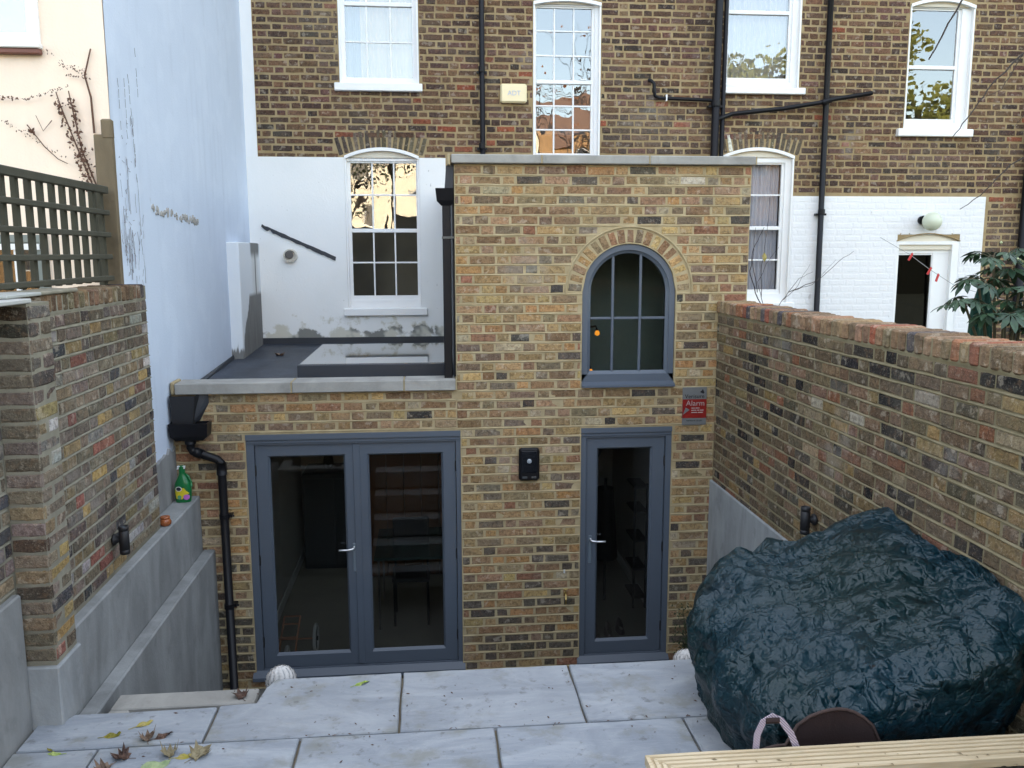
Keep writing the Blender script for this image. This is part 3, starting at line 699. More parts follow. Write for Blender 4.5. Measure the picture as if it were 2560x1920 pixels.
# sash windows -------------------------------------------------------
CURT = m_plain('pale_curtain', (0.52,0.43,0.29), .9, .15, 5, bump=.2); NET = m_plain('grey_net_curtain', (0.42,0.42,0.46), .9, .15, 5)
def sash(P, w, g, vb, hb, meet, head=None, sill=None, pane_m=None, hide_below=None):
    x0,x1,z0,z1,rise = w; gx0,gx1,gz0,gz1 = g; mb = MB(); y = HY
    zt = z1+rise*.2
    rect_wall(x0+.002, x1-.002, z0, z1, [(x0+.020,x1-.020,z0+.0,z1)], y-.004, y+.115, mb)           # painted reveal lining
    rect_wall(x0+.020, x1-.020, z0, z1, [(gx0-.035,gx1+.035,gz0-.05,gz1+.02)], y+.045, y+.12, mb)      # box frame
    rect_wall(gx0-.035, gx1+.035, gz0-.05, gz1+.02, [(gx0,gx1,gz0,gz1)], y+.066, y+.10, mb)             # sash frame
    win = wobj(mb, 'sash_window', WHITE, P)
    n = 12; cx, hw = (x0+x1)/2, (x1-x0)/2-.002; R_ = (hw*hw+rise*rise)/(2*rise); arc = [(cx-hw+2*hw*i/n, z1+sqrt(R_*R_-(-hw+2*hw*i/n)**2)-(R_-rise)) for i in range(n+1)]
    mb = MB(); mb.prism([(x0+.002,z1),(x1-.002,z1)]+[(a,b-.004) for a,b in arc[::-1]], 'y', y+.035, y+.1); mb.obj('window_head', CREAM if head else WHITE, win)
    mb = MB(); 
    for (a,b),(c,d) in zip(arc[:-1],arc[1:]): mb.add([(a,y-.016,b-.02),(c,y-.016,d-.02),(c,y-.016,d+.016),(a,y-.016,b+.016),(a,y+.05,b-.02),(c,y+.05,d-.02),(c,y+.05,d+.016),(a,y+.05,b+.016)], [(0,1,2,3),(4,5,1,0),(3,2,6,7)])
    mb.obj('arch_trim', WHITE, win)
    if sill: mb = MB(); mb.bbox((sill[0],y-.065,sill[2]),(sill[1],y+.05,sill[3]),.008); mb.obj('sill', WHITE, win)
    zs = [gz0]+sorted(hb+([meet] if meet else []))+[gz1]; xs = [gx0]+vb+[gx1]
    for v_ in vb: mb = MB(); mb.bbox((v_-.009,y+.070,gz0),(v_+.009,y+.096,gz1),.003); mb.obj('glazing_bar', WHITE, win)
    for h_ in hb:
        for a,b in zip(xs[:-1],xs[1:]): mb = MB(); mb.bbox((a+(.009 if a!=gx0 else 0),y+.072,h_-.009),(b-(.009 if b!=gx1 else 0),y+.094,h_+.009),.003); mb.obj('glazing_bar', WHITE, win)
    if meet: mb = MB(); mb.bbox((gx0,y+.055,meet-.022),(gx1,y+.105,meet+.022),.004); mb.obj('meeting_rail', WHITE, win)
    rr = random.Random(int(x0*100)+77)
    for a,b in zip(xs[:-1],xs[1:]):
        for c,d in zip(zs[:-1],zs[1:]):      # old panes sit a touch out of true
            t1, t2 = rr.uniform(-.0013,.0013), rr.uniform(-.0013,.0013)
            mb = MB(); mb.add([(a,y+.084-t1-t2,c),(b,y+.084+t1-t2,c),(b,y+.084+t1+t2,d),(a,y+.084-t1+t2,d)],[(0,1,2,3)]); mb.obj('pane', pane_m or GLASS_OLD, win)
    return win
def curtain(win, x0,x1,z0,z1,m,y=HY+.18,folds=9,amp=.02):
    mb = MB(); mb.grid(lambda u,v: (x0+(x1-x0)*u, y+amp*sin(u*folds*2*pi+.6*sin(v*3))+.008*sin(u*31), z0+(z1-z0)*v), folds*8, 4)
    return mb.obj('curtain', m, win, smooth=True)
w = sash(HA, W1, (-2.152,-1.404,5.535,7.02), [-1.913,-1.647], [5.921,6.68], 6.325, sill=(-2.278,-1.299,5.370,5.456))
curtain(w, -1.99, -1.40, 5.5, 7.1, CURT, amp=.008); curtain(w, -2.16, -1.99, 5.5, 7.1, m_plain('blue_grey_curtain',(0.15,0.20,0.28)), amp=.012, folds=3)  # left strip is added: its blue paints in the sky's reflection
w = sash(HA, W2, (-2.140,-1.391,3.079,4.594), [-1.893,-1.645], [4.235,3.462], 3.830, head=1, sill=(-2.250,-1.284,2.850,2.936))
w = sash(HA, W3, (.005,.646,4.46,6.33), [.214,.440], [6.082,5.810,5.254,4.986,4.712], 5.520, head=1)
mb = MB(); mb.box((.52,HY+.05,5.545),(.59,HY+.064,5.56)); mb.obj('sash_label', WHITE, w)
w = sash(HB, W4, (2.256,2.988,5.602,7.02), [], [], 6.335, sill=(2.180,3.180,5.403,5.478))
curtain(w, 2.25, 3.0, 5.55, 7.1, m_plain('net_curtain',(0.40,0.39,0.42),.9,.2), amp=.02, folds=12)
w = sash(HB, W5, (4.476,5.080,5.160,6.408), [], [], 5.757, head=1, sill=(4.350,5.300,4.942,5.031), pane_m=m_glass('clean_glass', base=.15, gain=1.4, wave=.05))
w = sash(HB, W6, (2.275,2.980,3.122,4.612), [2.600], [4.252,3.479], 3.861, head=1, sill=(2.180,3.160,2.880,2.966), pane_m=m_glass('thin_glass', base=.0, gain=.6))
curtain(w, 2.27, 3.0, 3.0, 4.7, NET, amp=.014, folds=14)
# neighbour's back door
mb = MB(); rect_wall(DN[0]+.002, DN[1]-.002, 1.9, 3.70, [(DN[0]+.03,DN[1]-.09,1.9,3.66)], HY-.004, HY+.10, mb); mb.box((DN[0]+.03,HY+.05,3.555),(DN[1]-.09,HY+.10,3.66))
mb.box((4.965,HY+.055,1.9),(5.172,HY+.10,3.555)); wd = wobj(mb, 'door_frame', WHITE, HB)
mb = MB(); mb.prism([(DN[0]+.002,3.60),(DN[1]-.002,3.60)]+[(DN[0]+.4+.395*cos(radians(a)), 3.695+.09*sin(radians(a))) for a in range(0,181,15)], 'y', HY+.02, HY+.049); mb.obj('door_head', CREAM, wd)
mb = MB(); rect_wall(DN[0]+.03, 4.964, 1.9, 3.553, [(4.492,4.952,2.0,3.535)], HY+.06, HY+.10, mb); mb.obj('back_door', WHITE, wd)
mb = MB(); mb.box((4.49,HY+.075,2.0),(4.955,HY+.08,3.537)); mb.obj('pane', m_glass('dark_door_glass', tint=(.25,.27,.27), base=.02, gain=.8), wd)
mb = MB(); mb.tube([(DN[0]-.01+.82*i/10, HY-.008, 3.705+.088*(1-((i-5)/5)**2)) for i in range(11)], .008, 6); mb.obj('worn_edge', MORT_H, wd)
# rainwater and waste pipes ------------------------------------------
def pipe_thing(name, label, pts, r_, cat='downpipe', m=BLACKP, collars=(), group=None):
    t = thing(name, label, cat, pts[-1], group=group)
    mb = MB(); mb.tube(pts, r_, 12); wobj(mb, 'pipe', m, t, smooth=True)
    for (p, q) in collars:
        mb = MB(); mb.tube([p, q], r_*1.22, 12); mb.box((p[0]-r_*1.9, p[1], p[2]-.012),(p[0]+r_*1.9, p[1]+r_*1.7, p[2]+.012)); wobj(mb, 'collar', m, t)
    return t
def vert(x, y, zs): return [((x,y,z-.03),(x,y,z+.03)) for z in zs]
pipe_thing('downpipe', 'slim black downpipe on the brick between the two left windows', [(-.636,HY-.07,9.2),(-.622,HY-.07,4.36)], .030, collars=vert(-.63,HY-.07,(5.62,4.78)))
pipe_thing('soil_pipe', 'thick black soil pipe left of the netted window, wider of a pair', [(2.105,HY-.09,9.2),(2.085,HY-.09,3.9)], .045, cat='soil pipe', collars=vert(2.09,HY-.09,(5.28,)))
pipe_thing('downpipe', 'thin black pipe running close beside the thick soil pipe', [(2.205,HY-.06,9.2),(2.180,HY-.06,3.9)], .026)
pipe_thing('downpipe', 'tall black downpipe crossing the white painted wall', [(3.412,HY-.07,9.2),(3.448,HY-.07,1.3)], .034, collars=vert(3.44,HY-.07,(4.05,)))
pipe_thing('soil_pipe', 'black pipe at the right edge behind the leafy shrub', [(6.05,HY-.08,9.2),(6.03,HY-.08,2.2)], .055, cat='soil pipe')
t = thing('waste_pipe', 'short black waste pipe with an upturned end on the brick', 'waste pipe', (1.39,HY-.05,5.33))
mb = MB(); mb.tube([(1.315,HY-.01,5.545),(1.325,HY-.06,5.53),(1.36,HY-.06,5.50),(1.365,HY-.06,5.42),(1.375,HY-.06,5.36),(1.42,HY-.06,5.338),(2.06,HY-.06,5.322)], .020, 10); wobj(mb, 'pipe', BLACKP, t, smooth=True)
mb = MB(); mb.box((1.50,HY-.085,5.305),(1.515,HY-.035,5.375)); wobj(mb, 'clip', WHITE, t)
t = thing('waste_pipe', 'long black waste pipe sloping across the brick below two windows', 'waste pipe', (2.16,HY-.05,5.13))
mb = MB(); mb.tube([(2.13,HY-.075,5.115),(2.30,HY-.075,5.17),(2.9,HY-.09,5.235),(3.4,HY-.115,5.315),(3.5,HY-.115,5.345),(3.99,HY-.06,5.43)], .026, 10); wobj(mb, 'pipe', BLACKP, t, smooth=True)
mb = MB(); mb.tube([(3.36,HY-.115,5.305),(3.46,HY-.115,5.335)], .034, 10); wobj(mb, 'collar', BLACKP, t)
# alarm bell box
t = thing('alarm_box', 'cream alarm box with faint lettering on the dark brick', 'alarm box', (-.266,HY-.05,5.262))
k = NT('glossy_cream_plastic'); mb = MB(); mb.bbox((-.417,HY-.07,5.262),(-.115,HY,5.472),.018); wobj(mb, 'cover', k.fin((0.80,0.68,0.42), .22), t)
tx = mesh_text('ADT', .075, 'lettering', m_plain('pale_blue_print',(0.42,0.46,0.60)), None, (-.262,HY-.0715,5.365)); adopt(tx, t)
# globe lamp
t = thing('globe_lamp', 'round opal globe lamp over the neighbour back door', 'lamp', (4.785,HY-.13,3.93))
k = NT('opal_glass'); mb = MB(); mb.lathe([(.002,-.112)]+[(.112*cos(radians(a)),.112*sin(radians(a))) for a in range(-80,90,10)]+[(.002,.112)], 24, (4.80,HY-.15,3.935)); wobj(mb, 'globe', k.fin((0.60,0.64,0.50), .3), t, smooth=True)
mb = MB(); mb.lathe([(.05,-.0),(.055,.05),(.04,.05)], 16, (0,0,0), Matrix.Translation((4.745,HY,3.955)) @ Matrix.Rotation(pi/2,4,'X')); mb.tube([(4.745,HY-.04,3.955),(4.77,HY-.09,3.95)], .03, 10); wobj(mb, 'holder', BLACKP, t)
# vent, roof line of lead left in the render
t = thing('vent_outlet', 'round white wall vent on the stained render', 'vent', (-2.84,HY-.03,3.54))
mb = MB(); mb.lathe([(.078,0),(.078,.05),(.062,.055),(.055,.03)], 24, (0,0,0), Matrix.Translation((-2.835,HY-.013,3.545)) @ Matrix.Rotation(pi/2,4,'X')); wobj(mb, 'collar', m_plain('grubby_white_plastic',(0.60,0.56,0.48)), t)
mb = MB(); mb.lathe([(.046,0),(.046,.045),(.038,.05)], 16, (0,0,0), Matrix.Translation((-2.845,HY-.02,3.555)) @ Matrix.Rotation(pi/2,4,'X')); 
for i in range(5): mb.box((-2.885,HY-.073,3.525+i*.014),(-2.805,HY-.069,3.530+i*.014))
wobj(mb, 'grille', m_plain('vent_grey',(0.12,0.11,0.10)), t)
mb = MB(); a = atan2(3.522-3.889, -2.323+3.141); rr = random.Random(2); n = 26; up = []; lo = []
for i in range(n+1):
    t_ = i/n; x = -3.141+.818*t_; z = 3.889-.367*t_; wd_ = .028 if t_ > .17 else (.006+.03*abs(sin(i*2.1)))
    up.append((x, z+rr.uniform(.004,.012))); lo.append((x-.008, z-wd_-rr.uniform(0,.01)))
mb.prism(lo+up[::-1], 'y', HY-.026, HY-.012); o = mb.obj('lead_flashing', LEADY); tag(origin_to(o, (-2.7,HY,3.7)), 'slanting strip of black lead left in the white render', 'flashing')

# ------------------------------------------------------------------ neighbour's rendered wing (left) with its stub pier
NB = thing('rendered_wing', 'tall pale blue and cream rendered wing of the house at the left', 'building', (-3.36,-.85,0))
bx = lambda y: -3.345+.02*y
mb = MB(); H_ = 9.0; yf = -.85
rows_ = 40; 
def bw(u, v):
    y = yf+(HY-.016-yf)*u; z = -.2+(H_+.2)*v; d = .006*mnoise.noise(Vector((y*1.3,z*1.3,0)))+.002*mnoise.noise(Vector((y*6,z*6,0)))
    if u < .03: d -= .008*(1+mnoise.noise(Vector((0,z*2.2,5))))
    return (bx(y)+d, y, z)
mb.grid(bw, 60, 90); wobj(mb, 'side_wall', BLUEW, NB, smooth=True)
mb = MB(); rect_wall(-7.0, bx(yf)-.012, -.2, H_, [(-4.55,-3.775,4.925,6.2),(-4.55,-3.835,3.0,3.70)], yf, yf+.2, mb); wobj(mb, 'front_wall', CREAMW, NB)
mb = MB(); mb.box((-7.0,yf,H_),(bx(0),HY+3,H_+.1)); mb.box((-7,yf+.2,-.2),(-6.9,HY,H_)); mb.box((-6.9,1.2,-.2),(bx(1.2)-.02,1.25,H_)); wobj(mb, 'roof', LEADY, NB)
mb = MB(); mb.bbox((bx(2.05)-.01,2.05,2.42),(-3.185,HY-.0145,3.687),.008); wobj(mb, 'pier', PIERM, NB)
mb = MB(); mb.bbox((-3.472,yf-.05,3.0),(-3.352,yf-.001,4.36),.006); mb.bbox((-3.42,yf-.055,4.33),(-3.349,yf-.001,4.46),.01); wobj(mb, 'brown_pier', m_concrete('brown_cement',(0.16,0.125,0.08)), NB)
mb = MB(); pts = []
rr = random.Random(8); n = 24; ys = [yf+1.2*i/n for i in range(n+1)]
mb.prism([(yf-.0,-.2)]+[(yf+1.0,-.2),(yf+1.0,2.03)]+[(ys[n-i] if ys[n-i]<yf+1 else yf+1.0, 1.98+.06*(n-i)/n+rr.uniform(-.03,.03)) for i in range(4,n+1)], 'x', -3.40, bx(0)+.016); wobj(mb, 'cement_base', m_concrete('base_cement',(0.24,0.24,0.235)), NB)
def frame_win(P, x0,x1,z0,z1,y, m, pm, fr=.07):
    mb = MB(); rect_wall(x0,x1,z0,z1,[(x0+fr,x1-fr,z0+fr,z1-fr)],y-.02,y+.08,mb); rect_wall(x0+fr,x1-fr,z0+fr,z1-fr,[(x0+fr+.03,x1-fr-.03,z0+fr+.03,z1-fr-.03)],y-.005,y+.05,mb)
    w = wobj(mb, 'window', m, P); mb = MB(); mb.box((x0+fr+.02,y+.02,z0+fr+.02),(x1-fr-.02,y+.024,z1-fr-.02)); mb.obj('pane', pm, w); return w
w = frame_win(NB, -4.55,-3.775,4.925,6.2,yf, WHITE, GLASS_OLD, .05)
mb = MB(); mb.bbox((-4.6,yf-.07,4.90),(-3.765,yf,4.935),.006); mb.obj('sill', WHITE, w); mb = MB(); mb.bbox((-4.6,yf-.055,4.865),(-3.77,yf,4.899),.006); mb.obj('sill_underside', m_plain('red_brown_tile',(0.18,0.07,0.05)), w)
w = frame_win(NB, -4.55,-3.835,3.0,3.70,yf, m_plain('grey_frame',(0.20,0.22,0.20)), m_glass('lower_glass', tint=(.3,.35,.36), base=.05), .05)
mb = MB(); mb.box((-4.06,yf-.01,3.05),(-4.03,yf+.01,3.60)); mb.obj('glazing_bar', WHITE, w); mb = MB(); mb.box((-4.5,yf-.02,3.60),(-3.88,yf+.01,3.64)); mb.obj('glazing_bar', WHITE, w)
# ragged scar across the blue render and dead creeper stems on both walls
mb = MB(); rr = random.Random(4)
for i in range(70):
    t_ = rr.random()**.8; y = -.22+1.3*t_; z = 3.90-.10*t_*.6+rr.uniform(-.025,.02); L = rr.uniform(.008,.03)*(1.3-t_); 
    mb.prism([(y,z),(y+L,z-rr.uniform(0,.01)),(y+L*.8,z+rr.uniform(.012,.04)),(y+L*.2,z+rr.uniform(.01,.03))], 'x', bx(y)-.004, bx(y)+rr.uniform(.009,.014))
wobj(mb, 'scar', m_plain('bare_cement_brown',(0.36,0.34,0.31)), NB, kind='stuff')
# ------------------------------------------------------------------ right garden wall
RW = thing('garden_wall', 'long mixed brick garden wall on the right with brick on edge coping', 'garden wall', (1.152,0,0), -pi/2)
# wall coordinates: u = distance from the facade towards the camera; outward is -x
LEN = 8.0; TOPZ = 3.062
mb = MB(); mb.box((0,.003,-.2),(LEN,.245,TOPZ)); mb.obj('mortar_core', MORT_R, RW)
PAL_R = [(15,(0.147,0.107,0.060)),(13,(0.118,0.083,0.049)),(9,(0.165,0.107,0.063)),(8,(0.095,0.075,0.047)),(7,(0.017,0.015,0.015)),(7,(0.200,0.139,0.066)),(5,(0.200,0.081,0.042)),(3,(0.247,0.166,0.067)),(4,(0.077,0.066,0.053)),(4,(0.247,0.187,0.113)),(2,(0.317,0.283,0.218)),(4,(0.176,0.107,0.071)),(2,(0.047,0.038,0.029))]
r = random.Random(31)
bl = bond(.012, LEN, 1.2, TOPZ-.004, .0775, r, lambda a,b: [(0,.3)] if False else [], wild=.3, hz=.0635, J=.012)
bl = [b for b in bl if b[1] > 1.60 or b[0] > 2.66]
vis = lambda b: (b[0] > 4.15)*6 + (b[1] < 1.75+.0*b[0])*1.5 + ((b[0] > 2.6) and (b[1] < 2.15))*4 - b[0]*.45 - b[2]
lay(RW, sorted(bl, key=vis), PAL_R, BR_O, BR_A, r, keep=300, proud=.0035, nearkey=None)
pointing(RW, .005, LEN, 1.2, TOPZ-.004, .0775, lambda a,b: [(0,2.7)] if a < 1.62 else [], MORT_R, 5, .85)
# brick on edge
PAL_T = [(6,(0.324,0.138,0.070)),(8,(0.297,0.184,0.110)),(7,(0.230,0.144,0.085)),(4,(0.270,0.086,0.050)),(4,(0.338,0.218,0.120)),(3,(0.095,0.081,0.085)),(6,(0.203,0.144,0.085)),(3,(0.270,0.207,0.120))]
mb = MB(); mb.box((.0,-.001,TOPZ),(LEN,.240,TOPZ+.098)); mb.obj('coping_mortar', MORT_R, RW)
u = .012; k = 0
while u < LEN-.06:
    w = .062+r.uniform(-.004,.004); top = TOPZ+.108+r.uniform(-.006,.006); m = MB(); e = r.uniform(-.005,.004)
    m.bbox((u,-.012+e,TOPZ+.008),(u+w,.252+e,top), .010)
    v = m.v; m.v = [(x+mnoise.noise(Vector((x*40,y*23,z*40)))*.004, y+mnoise.noise(Vector((z*40,x*33,y*20)))*.003, z+mnoise.noise(Vector((y*17,z*40,x*31)))*.004) for x,y,z in v]
    o = m.obj('coping_brick', BR_O, RW, smooth=False); o.color = (*pick(r, PAL_T), 1); u += w+.0125*r.uniform(.7,1.4); k += 1
# rendered kerb at the foot
mb = MB(); mb.bbox((0.0,-.024,-.1),(2.70,.002,1.628), .006); mb.obj('cement_kerb', CONC, RW)

# ------------------------------------------------------------------ left garden wall
LW = thing('garden_wall', 'older brick garden wall on the left with a corner pier and cement ledges', 'garden wall', (-3.218,-.85,0), pi/2)
# wall coordinates: local x runs away from the camera (+y world), so u = y - (-.85); outward is +x
ly = lambda y: y+.85
TOPL = 3.262
mb = MB(); mb.box((ly(-8),.003,-.2),(0,.24,TOPL)); mb.obj('mortar_core', MORT_L, LW)
PAL_L = [(14,(0.198,0.159,0.114)),(10,(0.150,0.119,0.087)),(8,(0.212,0.168,0.137)),(7,(0.246,0.188,0.111)),(4,(0.062,0.062,0.068)),(4,(0.287,0.208,0.099)),(5,(0.178,0.161,0.143)),(3,(0.437,0.417,0.384)),(2,(0.260,0.108,0.081)),(3,(0.178,0.141,0.124)),(2,(0.355,0.242,0.099)),(2,(0.102,0.081,0.075))]
PAL_LM = [(6,(.06,.046,.032)),(4,(.08,.05,.035)),(3,(.05,.043,.032)),(2,(.10,.07,.05))]
def lcol(b, r):
    c = pick(r, PAL_L)
    if b[1] > 2.95: c = tuple(x*.62 for x in c)          # older, weathered top courses
    return c
r = random.Random(41)
bl = bond(ly(-8), -.004, 1.2, TOPL-.004, .0775, r, lambda a,b: [(ly(-3.0),ly(-2.76))], wild=.35, hz=.064, J=.0125)
bl = [b for b in bl if b[1] > 1.62 and (b[0] > ly(-3.0) or b[1] > 2.02)]
lay(LW, sorted(bl, key=lambda b: (b[0] < ly(-3.05))*9 - b[2]+ (b[1]-1.6)*.2), PAL_L, BR_O, BR_A, r, keep=220, proud=.004, colf=lcol)
pointing(LW, ly(-8), -.003, 1.65, TOPL-.004, .0775, lambda a,b: [(ly(-3.02),ly(-2.74))]+([(ly(-9),ly(-3))] if a < 2.0 else []), MORT_L, 6, .9)
u = ly(-8); 
mb = MB(); mb.box((ly(-8),-.001,TOPL),(0,.238,TOPL+.092)); mb.obj('coping_mortar', MORT_L, LW)
while u < -.06:
    w = .062+r.uniform(-.004,.004); m = MB(); m.bbox((u,-.008+r.uniform(-.004,.004),TOPL+.008),(u+w,.246,TOPL+.104+r.uniform(-.004,.004)), .009)
    o = m.obj('coping_brick', BR_O, LW); o.color = (*tuple(x*.62 for x in pick(r, PAL_T[1:3]+PAL_T[4:])), 1); u += w+.012
# pier: front faces the camera (-y world); in wall coordinates that is -u
mb = MB(); mb.box((ly(-3.0)+.003,-.155,1.3),(ly(-2.76)-.003,.01,3.35)); mb.obj('pier_core', MORT_L, LW)
z = 3.345; k = 0; mbs = MB()
while z > 1.66:
    for (a,b) in ([(ly(-3.0),ly(-2.76))] if k%2 == 0 else [(ly(-3.0),ly(-2.888)),(ly(-2.876),ly(-2.76))]):   # side facing the court
        me, kw, kh = brick_mesh(b-a-.004, .064, .03, BR_O, r); o = bpy.data.objects.new('brick', me); COL.objects.link(o); o.parent = LW
        o.location = ((a+b)/2, -.158+r.uniform(-.003,.003), z-.0385); o.scale = ((b-a-.004)/kw, 1, .064/kh); o.color = (*lcol((0,z), r), 1)
    c = pick(r, PAL_LM+PAL_L[:4]); me, kw, kh = brick_mesh(.158, .064, .03, BR_O, r); o = bpy.data.objects.new('brick', me); COL.objects.link(o); o.parent = LW   # face towards the garden
    o.location = (ly(-3.0)-.002, -.079, z-.0385); o.rotation_euler = (0,0,-pi/2); o.scale = (.158/kw, 1, .064/kh); o.color = (*c, 1)
    z -= .0775; k += 1
mb = MB(); mb.bbox((ly(-3.0)-.02,-.172,1.3),(ly(-2.76)+.012,.01,1.625), .008); mb.obj('cement_plinth', CONC, LW)
mb = MB(); mb.bbox((ly(-3.28),-.16,3.352),(ly(-2.95),.14,3.372),.004); mb.obj('slate_capping', m_plain('pale_slate',(0.42,0.42,0.40)), LW)
mb = MB(); mb.bbox((ly(-3.05),-.10,3.374),(ly(-2.7),.16,3.390),.004); mb.obj('slate_capping', m_plain('pale_slate2',(0.36,0.37,0.35)), LW)
mb = MB(); mb.bbox((ly(-2.68),-.02,3.365),(ly(-2.05),.16,3.385),.006); mb.obj('cement_fillet', MORT_L, LW)
# near stretch: cement skirt
mb = MB(); mb.bbox((ly(-8),-.032,1.2),(ly(-3.0)-.022,.01,1.998), .008); mb.obj('cement_skirt', m_concrete('skirt_cement',(0.25,0.255,0.25)), LW)
# two cement ledges stepping down beside the court
lg = m_concrete('ledge_cement', (0.255,0.265,0.265))
def ledge(x1, x0, y0, y1, z1, z0=-.1):
    mb = MB(); mb.bbox((x0,y0,z0),(x1,y1,z1),.009)
    v = mb.v; mb.v = [(x,y,z) for x,y,z in v]; return wobj(mb, 'cement_ledge', lg, LW)
ledge(-3.157,-3.33,-2.74,-.003,1.613); ledge(-3.058,-3.156,-2.95,-.003,1.152)

# trellis on the left wall -------------------------------------------
TM = m_plain('weathered_green_timber', (0.050,0.048,0.032), .85, .35, 12, bump=.5)
T = thing('trellis', 'weathered square lattice trellis standing on the left garden wall', 'trellis', (-3.40,-1.5,3.38))
yy = -.985; i = 0
while yy > -3.7:
    mb = MB(); mb.bbox((-3.442,yy-.019,3.385),(-3.412,yy+.019,4.0),.003); wobj(mb, 'upright', TM, T); yy -= .148+(.006 if i%2 else 0); i += 1
for z in (3.41,3.552,3.697,3.842,3.99):
    mb = MB(); hh = .024 if z > 3.98 else .0165
    mb.bbox((-3.409,-3.7,z-hh),(-3.375,-.965,z+hh),.005); wobj(mb, 'batten', TM, T)
mb = MB(); mb.bbox((-3.47,-.985,3.36),(-3.43,-.935,4.02),.004); wobj(mb, 'post', TM, T)

# neighbour wall behind/around the right: far garden edge
# ------------------------------------------------------------------ rainwater goods on the extension
t = thing('hopper_and_pipe', 'black rainwater hopper and straight pipe beside the white rendered wall', 'downpipe', (-1.12,.07,2.5))
mb = MB(); mb.add([(-1.198,.0,4.085),(-1.052,.0,4.085),(-1.052,.15,4.085),(-1.198,.15,4.085),(-1.188,.02,3.99),(-1.054,.02,3.99),(-1.054,.14,3.99),(-1.188,.14,3.99),(-1.15,.04,3.95),(-1.07,.04,3.95),(-1.07,.12,3.95),(-1.15,.12,3.95)],
  [(0,1,5,4),(1,2,6,5),(2,3,7,6),(3,0,4,7),(4,5,9,8),(5,6,10,9),(6,7,11,10),(7,4,8,11),(8,9,10,11)]); wobj(mb, 'hopper', BLACKP, t)
mb = MB(); mb.bbox((-1.145,.045,2.46),(-1.078,.112,3.955),.006); wobj(mb, 'pipe', BLACKP, t)
mb = MB(); mb.bbox((-1.15,.04,3.685),(-1.05,.118,3.705),.002); wobj(mb, 'bracket', m_plain('dull_bracket',(0.10,0.10,0.09)), t)
mb = MB(); mb.add([(-1.11,.02,4.262),(-1.05,.02,4.262),(-1.05,.12,4.262),(-1.11,.12,4.262),(-1.125,.03,4.06),(-1.055,.03,4.06),(-1.055,.11,4.06),(-1.125,.11,4.06)],[(0,1,5,4),(1,2,6,5),(2,3,7,6),(3,0,4,7)]); wobj(mb, 'outlet', LEADY, t)
t = thing('hopper_and_pipe', 'black rainwater hopper with a cranked pipe left of the double doors', 'downpipe', (-2.955,-.05,-.05))
mb = MB(); mb.add([(-3.335,-.15,2.235),(-3.03,-.15,2.235),(-3.03,-.006,2.235),(-3.335,-.006,2.235),(-3.325,-.14,2.13),(-3.04,-.14,2.13),(-3.04,-.006,2.13),(-3.325,-.006,2.13),(-3.29,-.12,2.095),(-3.08,-.12,2.095),(-3.08,-.01,2.095),(-3.29,-.01,2.095),
   (-3.32,-.135,2.235),(-3.045,-.135,2.235),(-3.045,-.02,2.235),(-3.32,-.02,2.235),(-3.32,-.135,2.15),(-3.045,-.135,2.15),(-3.045,-.02,2.15),(-3.32,-.02,2.15)],
  [(0,1,5,4),(1,2,6,5),(2,3,7,6),(3,0,4,7),(4,5,9,8),(5,6,10,9),(6,7,11,10),(7,4,8,11),(8,9,10,11),(0,12,13,1),(1,13,14,2),(2,14,15,3),(3,15,12,0),(12,16,17,13),(13,17,18,14),(14,18,19,15),(15,19,16,12),(16,19,18,17)]); wobj(mb, 'hopper', BLACKP, t)
mb = MB(); mb.tube([(-3.19,-.07,2.10),(-3.19,-.07,2.03),(-3.178,-.07,2.00),(-2.985,-.07,1.925),(-2.962,-.07,1.90),(-2.957,-.07,1.86),(-2.95,-.07,-.08)], .034, 14); wobj(mb, 'pipe', BLACKP, t, smooth=True)
for a_, b_, r_ in (((-3.19,-.07,2.11),(-3.19,-.07,2.06),.043),((-2.957,-.07,1.90),(-2.957,-.07,1.80),.040),((-3.16,-.07,1.993),(-3.10,-.07,1.970),.040)): mb = MB(); mb.tube([a_, b_], r_, 14); wobj(mb, 'socket', BLACKP, t, smooth=True)
for z in (1.45,.68):
    mb = MB(); mb.tube([(-2.955,-.07,z-.02),(-2.955,-.07,z+.02)], .040, 14); mb.box((-2.955,-.07,z-.012),(-2.895,-.0,z+.012)); mb.tube([(-2.90,-.05,z-.004),(-2.88,-.05,z-.004)],.008,6); wobj(mb, 'bracket', BLACKP, t)
mb = MB(); mb.add([(-3.325,-.10,2.452),(-3.13,-.10,2.452),(-3.10,-.004,2.452),(-3.335,-.004,2.452),(-3.315,-.09,2.22),(-3.16,-.09,2.22),(-3.15,-.004,2.22),(-3.325,-.004,2.22)],[(0,1,5,4),(1,2,6,5),(3,0,4,7)]); wobj(mb, 'outlet_box', BLACKM, t)
mb = MB(); mb.add([(-3.135,-.040,2.452),(-3.045,-.010,2.452),(-3.045,-.006,2.38),(-3.12,-.008,2.24),(-3.165,-.060,2.23)],[(0,4,3,2,1)]); wobj(mb, 'flashing', LEADY, t)

